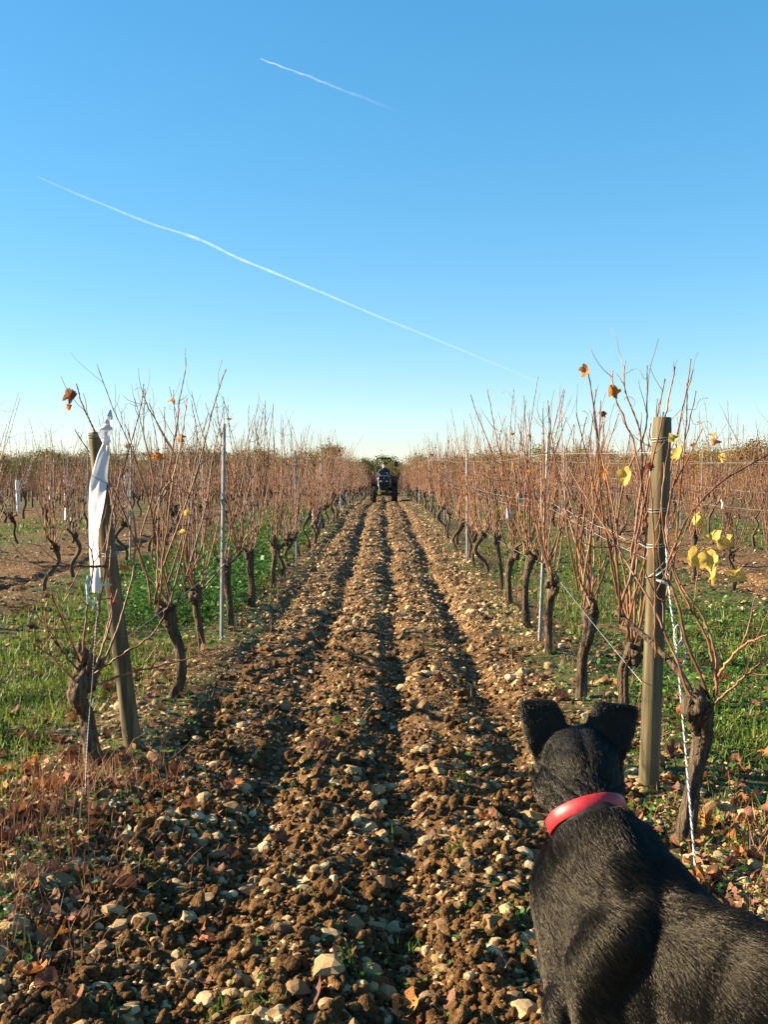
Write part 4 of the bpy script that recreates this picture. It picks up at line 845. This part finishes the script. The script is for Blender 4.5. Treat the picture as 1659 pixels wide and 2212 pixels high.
# driver: one skinned body, seated, arms forward to the wheel
def skin_body(name, verts, edges, radii, mat_fn, mats, sub=2):
    me = bpy.data.meshes.new(name); me.from_pydata([tuple(v) for v in verts], edges, []); o = bpy.data.objects.new(name, me); COL.objects.link(o)
    o.modifiers.new('s', 'SKIN')
    for i, r in enumerate(radii): me.skin_vertices[0].data[i].radius = (r, r) if not hasattr(r, '__len__') else r
    me.skin_vertices[0].data[0].use_root = True
    sb = o.modifiers.new('ss', 'SUBSURF'); sb.levels = sub; sb.render_levels = sub
    dg = bpy.context.evaluated_depsgraph_get(); dg.update(); m2 = bpy.data.meshes.new_from_object(o.evaluated_get(dg)); m2.name = name; bpy.data.objects.remove(o)
    m2.materials.clear()
    for mt in mats: m2.materials.append(mt)
    for p_ in m2.polygons: p_.material_index = mat_fn(p_.center); p_.use_smooth = True
    return m2
jn = [(0, 1.74, 0.95), (0, 1.72, 1.12), (0, 1.68, 1.33), (0, 1.65, 1.44), (0, 1.63, 1.51), (0, 1.62, 1.58), (0, 1.61, 1.68), (0, 1.62, 1.74),
      (-0.17, 1.66, 1.42), (-0.25, 1.56, 1.22), (-0.15, 1.36, 1.22), (-0.12, 1.30, 1.24), (0.17, 1.66, 1.42), (0.25, 1.56, 1.22), (0.15, 1.36, 1.22), (0.12, 1.30, 1.24),
      (-0.12, 1.62, 0.93), (-0.17, 1.28, 0.92), (-0.17, 1.22, 0.62), (-0.17, 1.12, 0.58), (0.12, 1.62, 0.93), (0.17, 1.28, 0.92), (0.17, 1.22, 0.62), (0.17, 1.12, 0.58)]
je = [(0, 1), (1, 2), (2, 3), (3, 4), (4, 5), (5, 6), (6, 7), (3, 8), (8, 9), (9, 10), (10, 11), (3, 12), (12, 13), (13, 14), (14, 15), (0, 16), (16, 17), (17, 18), (18, 19), (0, 20), (20, 21), (21, 22), (22, 23)]
jr = [(0.17, 0.13), (0.17, 0.13), (0.19, 0.13), (0.15, 0.11), 0.065, (0.075, 0.085), (0.085, 0.10), (0.065, 0.075), 0.08, 0.062, 0.05, 0.038, 0.08, 0.062, 0.05, 0.038, 0.09, 0.075, 0.055, 0.05, 0.09, 0.075, 0.055, 0.05]
def which(c):
    if c.z > 1.525: return 1
    if c.y < 1.35 and c.z > 1.15 and abs(c.x) < 0.16: return 1
    return 0
drv = tag(link('person', skin_body('person', jn, je, jr, which, [M['jacket'], M['skin']]), None, (0, TY, tz)), 'person in a dark jacket driving the tractor, hands on the wheel', 'person')
V, F = ico(3); kx = (V[:, 2] > 0.0) | (V[:, 1] > 0.25); Fk = F[kx[F].all(1)]
part('hair', [(V * (0.094, 0.112, 0.10) + (0, 1.625, 1.70), Fk)], 'hair', drv, True)
V, F = ico(2); part('nose', [(V * (0.016, 0.022, 0.024) + (0, 1.512, 1.665), F)], 'skin', drv, True)
V, F = ico(3); part('pale_chin', [(V * (0.062, 0.05, 0.052) + (0, 1.555, 1.595), F)], 'chin_white', drv, True)  # off-white lump over the lower face
for s in (-1, 1):
    V, F = ico(2); part('ear', [(V * (0.012, 0.026, 0.034) + (s * 0.092, 1.62, 1.665), F)], 'skin', drv, True); part('eye', [(V * (0.012, 0.008, 0.009) + (s * 0.034, 1.524, 1.69), F)], 'hair', drv, True)
    # hands: palm and five fingers closed on the rim
    hb = np.array((s * 0.13, 1.30, 1.245)); g = [(V * (0.034, 0.042, 0.020) + hb, F)]
    for i in range(4): y0 = hb + ((i - 1.5) * 0.017, -0.032, 0.004); g.append(tube(smooth_path([y0, y0 + (0, -0.026 + 0.003 * abs(i - 1.5), -0.004), y0 + (0, -0.03, -0.028), y0 + (0, -0.012, -0.042)], 7), 0.0085, 5))
    g.append(tube(smooth_path([hb + (-s * 0.028, 0.01, 0), hb + (-s * 0.050, -0.012, -0.006), hb + (-s * 0.045, -0.035, -0.02)], 6), 0.0095, 5)); part('hand', g, 'skin', drv, True)

# ------------------------------------------------------------------ dog
M['dogskin'] = mat_var('black_dog_skin', [(0.3, (0.006, 0.0055, 0.005)), (0.7, (0.012, 0.011, 0.010))], 30, 0.7, spec=0.2)
m, n, b = newmat('black_fur'); hi = n.nodes.new('ShaderNodeHairInfo')
n.links.new(ramp(n, hi.outputs['Random'], [(0.0, (0.004, 0.0032, 0.0025)), (0.75, (0.005, 0.004, 0.003)), (1.0, (0.017, 0.0125, 0.0085))]), b.inputs['Base Color']); b.inputs['Roughness'].default_value = 0.34; b.inputs['Specular IOR Level'].default_value = 0.45; b.inputs['Specular Tint'].default_value = (1.0, 0.84, 0.62, 1); M['fur'] = m
m, n, b = newmat('red_leather'); f = noise(n, 60, 5); n.links.new(ramp(n, f, [(0.3, (0.30, 0.010, 0.014)), (0.7, (0.45, 0.022, 0.027))]), b.inputs['Base Color']); b.inputs['Roughness'].default_value = 0.5; bump(n, b, f, 0.15, 0.003); M['collar'] = m
DW = np.array((0.425, 1.62)); DF = np.array((-0.753, 0.658)); DL = np.array((-DF[1], DF[0]))         # withers on plan, forward, left
def D(x, y, z):
    z = z - 0.048 * min(max((z - 0.2) / 0.3, 0), 1); q = DW + DF * x + DL * y; return np.array((q[0], q[1], z))
bm = bmesh.new()
def blob(c, r, R3=None):
    V, F = ico(3); V = V * np.array(r); V = V @ (np.column_stack([np.append(DF, 0), np.append(DL, 0), (0, 0, 1)]) if R3 is None else R3).T + c
    vs_ = [bm.verts.new(v) for v in V]
    for f in F: bm.faces.new([vs_[i] for i in f])
def limb(pts, rad, n=18, s=14):
    p_ = smooth_path(pts, n); r_ = np.interp(np.linspace(0, 1, n), np.linspace(0, 1, len(rad)), rad); V, F = tube(p_, r_, s); vs_ = [bm.verts.new(v) for v in V]
    for f in F: bm.faces.new([vs_[i] for i in f])
    for e, rr in ((p_[0], r_[0]), (p_[-1], r_[-1])): blob(e, (rr, rr, rr))
blob(D(-0.08, 0, 0.500), (0.27, 0.122, 0.168)); blob(D(-0.10, 0.025, 0.555), (0.15, 0.095, 0.10)); blob(D(-0.20, 0.015, 0.545), (0.16, 0.098, 0.105)); blob(D(0.06, 0, 0.475), (0.11, 0.095, 0.145)); blob(D(-0.30, 0, 0.53), (0.20, 0.095, 0.105)); blob(D(-0.44, 0, 0.53), (0.14, 0.105, 0.115))
blob(D(-0.04, 0, 0.60), (0.15, 0.075, 0.08)); blob(D(0.03, -0.07, 0.595), (0.10, 0.08, 0.09))
for s in (-1, 1):
    limb([D(0.0, s * 0.072, 0.60), D(0.055, s * 0.085, 0.45), D(-0.02, s * 0.095, 0.34), D(0.03, s * 0.095, 0.17), D(0.045, s * 0.09, 0.05)], [0.066, 0.066, 0.048, 0.028, 0.026]); blob(D(0.07, s * 0.09, 0.032), (0.052, 0.036, 0.034))
    limb([D(-0.45, s * 0.075, 0.55), D(-0.38, s * 0.10, 0.36), D(-0.46, s * 0.095, 0.25), D(-0.57, s * 0.09, 0.16), D(-0.545, s * 0.09, 0.05)], [0.10, 0.085, 0.045, 0.026, 0.025]); blob(D(-0.515, s * 0.09, 0.032), (0.052, 0.036, 0.034))
limb([D(-0.56, 0, 0.58), D(-0.68, 0, 0.50), D(-0.74, 0.02, 0.36), D(-0.76, 0.03, 0.25)], [0.035, 0.026, 0.02, 0.010])
hc = np.array((0.365, 1.845, 0.757)); nb = D(0.02, 0, 0.585); nmid = np.array((0.366, 1.755, 0.690))
limb([nb, (nb + nmid) / 2 + (0.0, -0.01, 0.005), nmid, hc + (0, -0.03, -0.02)], [0.115, 0.092, 0.066, 0.068])
EX = np.eye(3)
limb([np.array((0.365, 1.70, 0.610)), np.array((0.352, 1.695, 0.565)), D(0.03, 0.04, 0.49)], [0.084, 0.095, 0.100]); blob(np.array((0.357, 1.805, 0.725)), (0.079, 0.062, 0.058), EX); limb([np.array((0.412, 1.705, 0.628)), np.array((0.432, 1.66, 0.590)), D(-0.10, -0.02, 0.57)], [0.074, 0.085, 0.085])
blob(hc, (0.073, 0.10, 0.070), EX); blob(hc + (-0.004, 0.09, -0.02), (0.062, 0.07, 0.058), EX); limb([hc + (-0.004, 0.10, -0.03), hc + (-0.01, 0.20, -0.045)], [0.050, 0.036]); blob(hc + (-0.011, 0.235, -0.03), (0.018, 0.014, 0.014), EX)
for s in (-1, 1): blob(hc + (s * 0.050, 0.0, -0.04), (0.034, 0.055, 0.050), EX)
def ear(s, prof, flap):
    """upright ear back with its tip folded forward: two thick plates sharing the fold edge; prof in picture px at the ear's depth"""
    d = hc[1] - 0.005; th = np.array((0, 0.0135, 0)); ec = np.array((1180 if s < 0 else 1318, 1590)); prof = [(ec[0] + 1.13 * (a - ec[0]), ec[1] + 1.10 * (b_ - ec[1]), dy) for a, b_, dy in prof]; flap = [(ec[0] + 1.13 * (a - ec[0]), ec[1] + 1.10 * (b_ - ec[1]), dy) for a, b_, dy in flap]
    A = [P(a, b_, d + dy) for a, b_, dy in prof]; n_ = len(A)
    for plate, tck in ((A, th), ([P(a, b_, d + dy) for a, b_, dy in flap], th)):
        f_ = [bm.verts.new(v) for v in plate]; g_ = [bm.verts.new(v + tck) for v in plate]; k = len(f_)
        bm.faces.new(f_); bm.faces.new(list(reversed(g_)))
        for i in range(k): bm.faces.new([f_[(i + 1) % k], f_[i], g_[i], g_[(i + 1) % k]])
ear(-1, [(1168, 1660, 0.0), (1142, 1600, 0.0), (1127, 1528, 0.012), (1135, 1520, 0.014), (1198, 1519, 0.012), (1218, 1552, 0.004), (1226, 1585, 0.0), (1225, 1640, 0.0)], [(1127, 1526, 0.014), (1198, 1520, 0.014), (1196, 1560, 0.04), (1160, 1612, 0.05), (1140, 1590, 0.04)])
ear(1, [(1345, 1650, 0.0), (1362, 1590, 0.0), (1373, 1540, 0.012), (1368, 1530, 0.014), (1296, 1522, 0.012), (1280, 1550, 0.004), (1266, 1585, 0.0), (1275, 1640, 0.0)], [(1373, 1534, 0.014), (1296, 1524, 0.014), (1305, 1560, 0.04), (1345, 1625, 0.05), (1366, 1595, 0.04)])
bmesh.ops.recalc_face_normals(bm, faces=list(bm.faces))
me = bpy.data.meshes.new('dog_raw'); bm.to_mesh(me); bm.free(); o = bpy.data.objects.new('dog_raw', me); COL.objects.link(o)
rm = o.modifiers.new('r', 'REMESH'); rm.mode = 'VOXEL'; rm.voxel_size = 0.0052; rm.adaptivity = 0
sm = o.modifiers.new('s', 'SMOOTH'); sm.factor = 0.5; sm.iterations = 13
dg = bpy.context.evaluated_depsgraph_get(); dg.update(); dm = bpy.data.meshes.new_from_object(o.evaluated_get(dg)); bpy.data.objects.remove(o); dm.name = 'dog'
base = np.array((DW[0], DW[1], H1(*DW)))
nv = len(dm.vertices); co = np.empty(nv * 3, np.float32); dm.vertices.foreach_get('co', co); co = co.reshape(-1, 3)
dz = H1(*DW) - 0.0
# skin folds over the scruff and shoulder
cn = co.astype(float)
nor = np.empty(nv * 3, np.float32); dm.vertices.foreach_get('normal', nor); nor = nor.reshape(-1, 3)
xl = (cn[:, :2] - DW) @ DF; yl_ = (cn[:, :2] - DW) @ DL; zl = cn[:, 2]
muscle = 0.004 * np.sin(14 * xl + 10 * zl + 1.0) * np.exp(-((xl - 0.02) / 0.16) ** 2) * np.exp(-((zl - 0.5) / 0.13) ** 2) + 0.006 * (vnoise(xl * 12 + 50, zl * 9 + yl_ * 7 + 50, 5) - 0.5) * 2 * (zl < 0.66)
muscle -= 0.006 * np.exp(-((xl + 0.075 - 0.15 * (zl - 0.5)) / 0.020) ** 2) * sstep(0.60, 0.52, zl) * (yl_ > 0)
muscle -= 0.018 * np.exp(-((xl - 0.065 - 0.35 * (zl - 0.447)) / 0.022) ** 2) * sstep(0.56, 0.47, zl) * (yl_ > 0)
muscle -= 0.005 * np.exp(-((cn[:, 0] - 0.362) / 0.010) ** 2) * sstep(0.76, 0.80, zl)
muscle -= 0.0035 * np.clip(np.sin(260 * (zl + 0.55 * cn[:, 0])), 0, 1) ** 2 * np.exp(-((zl - 0.735) / 0.03) ** 2) * (cn[:, 1] > 1.70)          # hollow behind the elbow
cn = cn + nor * muscle[:, None]
dm.vertices.foreach_set('co', (cn - base).astype(np.float32).ravel()); dm.update()
dm.materials.clear(); dm.materials.append(M['dogskin']); dm.polygons.foreach_set('use_smooth', np.ones(len(dm.polygons), bool))
dog = tag(link('dog', dm, None, base), 'black short-haired dog with a red collar, seen from behind, watching the tractor', 'dog')
dm.calc_loop_triangles(); nt_ = len(dm.loop_triangles); tri = np.empty(nt_ * 3, np.int32); dm.loop_triangles.foreach_get('vertices', tri); tri = tri.reshape(-1, 3)
co = cn - base
bvh = BVHTree.FromPolygons([tuple(v) for v in co], [tuple(int(i) for i in t) for t in tri])
# collar band fitted round the neck
ax = (hc + (0, -0.03, -0.02)) - nb; ax = Vector(ax / np.linalg.norm(ax)); ax = (ax + Vector((-0.08, 0.05, 0.10))).normalized()
cc = Vector(np.array((0.362, 1.755, 0.683)) - base); e1 = ax.orthogonal().normalized(); e2 = ax.cross(e1)
NS = 72; rr = []
for i in range(NS):
    a = i / NS * 6.28318; d_ = e1 * math.cos(a) + e2 * math.sin(a); best = 0
    for off in (-0.018, 0.0, 0.018):
        h_ = bvh.ray_cast(cc + ax * off + d_ * 0.18, -d_, 0.2)
        if h_[0] is not None: best = max(best, (h_[0] - cc - ax * off).length)
    rr.append(best if best > 0 else 0.085)
rr = np.minimum(np.array(rr), 0.072)
for _ in range(4): rr = np.maximum(rr, (np.roll(rr, 1) + rr + np.roll(rr, -1)) / 3)
rr = rr + 0.002; hw = 0.0135
prof = [(-hw, 0.0), (-hw + 0.0015, 0.0018), (hw - 0.0015, 0.0018), (hw, 0.0), (hw, -0.003), (-hw, -0.003)]
V = np.array([np.array(cc + ax * u + (e1 * math.cos(i / NS * 6.28318) + e2 * math.sin(i / NS * 6.28318)) * (rr[i] + v)) for i in range(NS) for u, v in prof]); F = []
for i in range(NS):
    for j in range(6): a = i * 6 + j; b_ = i * 6 + (j + 1) % 6; c_ = ((i + 1) % NS) * 6 + (j + 1) % 6; d_ = ((i + 1) % NS) * 6 + j; F += [(a, b_, c_), (a, c_, d_)]
tag(link('collar', mesh_np('collar', V, np.array(F), True, [M['collar']]), None, base), 'wide red leather collar round the neck of the black dog', 'collar')
# short coat as hair strands
rng = np.random.default_rng(5); A_, B_, C_ = co[tri[:, 0]], co[tri[:, 1]], co[tri[:, 2]]; cr = np.cross(B_ - A_, C_ - A_); area = np.linalg.norm(cr, axis=1); fn = cr / (area[:, None] + 1e-12)
NH = 300000; ti = rng.choice(nt_, NH, p=area / area.sum()); u = rng.random(NH); v = rng.random(NH); fl = u + v > 1; u[fl] = 1 - u[fl]; v[fl] = 1 - v[fl]
p0 = A_[ti] + u[:, None] * (B_ - A_)[ti] + v[:, None] * (C_ - A_)[ti]; nn = fn[ti]; w = p0 + base
rel = w - np.array(hc); onhead = np.exp(-(np.linalg.norm(rel, axis=1) / 0.14) ** 2)[:, None]
nk = np.clip((w[:, 2] - 0.60) / 0.12, 0, 1)[:, None] * (w[:, 1] > 1.62)[:, None]
flow = np.array((-DF[0], -DF[1], -0.55))[None] * (1 - nk) + np.array((0.1, -0.75, -0.75))[None] * nk
sw = np.stack([vnoise(p0[:, 0] * 9 + 20, p0[:, 2] * 9 + 20, 61), vnoise(p0[:, 1] * 9 + 20, p0[:, 2] * 9 + 40, 62), vnoise(p0[:, 0] * 9 + 60, p0[:, 1] * 9 + 20, 63)], 1) - 0.5
flow = flow + 0.45 * sw; flow -= nn * (flow * nn).sum(1)[:, None]; flow /= np.linalg.norm(flow, axis=1)[:, None] + 1e-9
ln = 0.95 * (0.019 + 0.010 * np.exp(-((w[:, 2] - 0.62) / 0.06) ** 2) * (w[:, 1] < 1.75) - 0.009 * onhead[:, 0] - 0.006 * (w[:, 2] > 0.80)) * rng.uniform(0.7, 1.25, NH)
d0 = flow + nn * 0.26 + rng.normal(size=(NH, 3)) * 0.10; d0 /= np.linalg.norm(d0, axis=1)[:, None]; d1 = flow + nn * 0.06 + rng.normal(size=(NH, 3)) * 0.11; d1 /= np.linalg.norm(d1, axis=1)[:, None]
pp = np.stack([p0 - nn * 0.001, p0 + d0 * (ln * 0.4)[:, None], p0 + d0 * (ln * 0.4)[:, None] + d1 * (ln * 0.6)[:, None]], 1)
dcol = np.linalg.norm(np.cross(p0 - np.array(cc), np.array(ax)), axis=1); alongc = (p0 - np.array(cc)) @ np.array(ax); keep = ~((np.abs(alongc) < hw - 0.001) & (dcol < 0.16)); pp = pp[keep]; NH = len(pp)
hcv = bpy.data.hair_curves.new('coat'); hcv.add_curves([3] * NH); hcv.attributes['position'].data.foreach_set('vector', pp.astype(np.float32).ravel())
ra = hcv.attributes.get('radius') or hcv.attributes.new('radius', 'FLOAT', 'POINT'); ra.data.foreach_set('value', np.tile(np.array((0.00030, 0.00024, 0.00006), np.float32), NH))
hcv.materials.append(M['fur']); coat = link('coat', hcv, dog); coat['kind'] = 'stuff'
print('dog', round(time.time() - T0, 1))

# ------------------------------------------------------------------ treeline and contrails
def treemat(name, a, b_, c): return mat_var(name, [(0.3, a), (0.5, b_), (0.7, c)], 0.7, 0.7, transl=0.25, rnd='obj', rnd_stops=[(0, (0.75, 0.78, 0.7)), (1, (1.25, 1.15, 1.0))], spec=0.15)
TM = [treemat('oak_green', (0.065, 0.085, 0.020), (0.11, 0.13, 0.03), (0.17, 0.18, 0.045)), treemat('olive_gold', (0.11, 0.10, 0.022), (0.19, 0.155, 0.036), (0.28, 0.21, 0.055)), treemat('rust_oak', (0.12, 0.075, 0.025), (0.22, 0.135, 0.042), (0.31, 0.20, 0.07))]
M['twood'] = mat_var('tree_bark', [(0.3, (0.05, 0.04, 0.03)), (0.7, (0.13, 0.105, 0.08))], 5, 0.9)
tcrown, ttrunk = [], []
for k in range(8):
    rng = np.random.default_rng(800 + k); Ht = 7.0; a = Acc(); tips = []
    a.add(*tube(smooth_path([(0, 0, -0.5), (0.1, 0, 1.5), (rng.normal(0, 0.2), rng.normal(0, 0.2), 3.2), (rng.normal(0, 0.3), rng.normal(0, 0.3), 5.4)], 10), np.linspace(0.24, 0.06, 10), 7))
    for i in range(11):
        an = i * 2.4 + rng.random(); z0 = rng.uniform(1.5, 4.4); L = rng.uniform(1.2, 2.5) * (1.1 - 0.10 * abs(z0 - 3)); e = np.array((math.cos(an) * L, math.sin(an) * L, z0 + rng.uniform(0.5, 1.9)))
        a.add(*tube(smooth_path([(0, 0, z0), e * (0.5, 0.5, 0.5) + (0, 0, z0 * 0.5 + 0.1), e], 6), np.linspace(0.09, 0.025, 6), 5)); tips += [e, e * 0.65 + np.array((0, 0, z0 * 0.35))]
    tips += [np.array((rng.normal(0, 0.6), rng.normal(0, 0.6), rng.uniform(5.0, 6.3))) for _ in range(5)] + [np.array((rng.normal(0, 1.6), rng.normal(0, 1.6), rng.uniform(0.6, 1.8))) for _ in range(7)]
    ttrunk.append(a.mesh('trunk', [M['twood']]))
    V, F = [], []
    c = np.concatenate([t + rng.normal(size=(120, 3)) * np.array((0.55, 0.55, 0.42)) * rng.uniform(0.7, 1.2) for t in tips]); n_ = len(c); rt = rand_rots(rng, n_); s = rng.uniform(0.09, 0.22, n_)
    Q = np.array([[-0.6, 0, 0], [0, -0.45, 0.12], [0.6, 0, 0], [0, 0.45, 0.12]])
    Vx = (np.einsum('nij,vj->nvi', rt, Q) * s[:, None, None] + c[:, None, :]).reshape(-1, 3); Fx = (np.array([[0, 1, 2], [0, 2, 3]])[None] + (np.arange(n_) * 4)[:, None, None]).reshape(-1, 3)
    tcrown.append([mesh_np('crown', Vx, Fx, False, [tm]) for tm in TM])
rng = np.random.default_rng(99)
def tree(x, y, s, kind, i, label, group='trees along the far edge of the vineyard'):
    r = tag(empty('oak_tree', (x, y, float(base_h(np.array([x]), np.array([y]))[0]) - 0.2), rng.random() * 6.28), label, 'tree', group); r.scale = (s * rng.uniform(0.95, 1.25), s * rng.uniform(0.95, 1.25), s)
    link('trunk', ttrunk[i], r); tag(link('crown', tcrown[i][kind], r), kind='stuff')
px = -20; i = 0
while px < 1690:
    y = rng.uniform(142, 168); nearc = abs(px - 850) < 110
    kind = int(rng.choice(3, p=(0.75, 0.25, 0.0) if nearc else ((0.35, 0.45, 0.20) if px < 829 else (0.10, 0.45, 0.45)))); s = rng.uniform(0.80, 1.0) if nearc else rng.uniform(0.95, 1.18)
    lab = 'green tree straight behind the tractor, beyond the vine rows' if nearc else ('small tree in the far line past the cloth-tied row' if px < 829 else 'small tree in the far line past the dog row')
    tree((px - 829) / FPX * y, y, s, kind, int(rng.integers(8)), lab); px += rng.uniform(13, 24); i += 1
for pxx, sc_, lab in ((1648, 1.02, 'tallest rusty tree at the end of the far line'), (1625, 0.9, 'rounded ochre tree next to the tallest far tree')): tree((pxx - 829) / FPX * 110, 110, sc_, 2, int(rng.integers(8)), lab)
# contrails, 2 km up
def trailmat(name, dens, stops):
    m, n, b = newmat(name); out = [x for x in n.nodes if x.type == 'OUTPUT_MATERIAL'][0]; tp = n.nodes.new('ShaderNodeBsdfTransparent'); mx = n.nodes.new('ShaderNodeMixShader')
    df = n.nodes.new('ShaderNodeBsdfDiffuse'); df.inputs[0].default_value = (0.9, 0.9, 0.9, 1); tl = n.nodes.new('ShaderNodeBsdfTranslucent'); tl.inputs[0].default_value = (0.9, 0.9, 0.9, 1); ad = n.nodes.new('ShaderNodeMixShader'); n.links.new(df.outputs[0], ad.inputs[1]); n.links.new(tl.outputs[0], ad.inputs[2])
    f = noise(n, 0.012, 5, 0.6); c = n.nodes.new('ShaderNodeMath'); c.operation = 'MULTIPLY'; n.links.new(attr(n, 'dens'), c.inputs[0]); n.links.new(ramp(n, f, [(0.3, (0.35,) * 3), (0.65, (1.0,) * 3)]), c.inputs[1])
    n.links.new(c.outputs[0], mx.inputs[0]); n.links.new(tp.outputs[0], mx.inputs[1]); n.links.new(ad.outputs[0], mx.inputs[2]); n.links.new(mx.outputs[0], out.inputs['Surface']); n.nodes.remove(b); return m
def contrail(pts, w_px, dens, label):
    alt = 2000.0; rng = np.random.default_rng(len(pts)); p_ = []
    for a, b_ in pts: r = ray(a, b_); t = (alt - HC) / r.z; p_.append((r.x * t, t, alt))
    n_ = 160; q_ = smooth_path(p_, n_); t = np.linspace(0, 1, n_); q_[:, 2] += 6 * (vnoise(t * 14, t * 0 + 3, 7) - 0.5); q_[:, 0] += 8 * (vnoise(t * 20, t * 0 + 9, 8) - 0.5)
    w = np.interp(t, np.linspace(0, 1, len(w_px)), w_px) * q_[:, 1] / FPX * 0.5 * (0.8 + 0.4 * vnoise(t * 40, t * 0, 3)); dd = np.interp(t, np.linspace(0, 1, len(dens)), dens); c = q_.mean(0); M['trail'] = M.get('trail') or trailmat('ice_trail', 1, None)
    V, F = tube(q_ - c, w, 8, cap=False); tag(link('contrail', mesh_np('contrail', V, F, True, [M['trail']], None, {'dens': np.repeat(dd, 8)}), None, c), label, 'contrail', 'contrails in the sky')
contrail([(562, 128), (640, 155), (740, 195), (860, 240)], (3, 4, 6, 8), (0.15, 0.10, 0.04, 0.0), 'short upper vapour trail, bright at one end and fading out')
contrail([(75, 381), (210, 437), (330, 484), (425, 515), (520, 560), (690, 630), (840, 693), (1000, 757), (1205, 843)], (4, 5, 5.5, 6.5, 6, 5.5, 5, 4.5, 4), (0.015, 0.06, 0.07, 0.10, 0.10, 0.08, 0.055, 0.035, 0.004), 'long slanting vapour trail crossing the whole lower sky')
print('trees', round(time.time() - T0, 1))

print('tris', sum(len(m_.loop_triangles) or len(m_.polygons) for m_ in bpy.data.meshes))
print('total', round(time.time() - T0, 1))
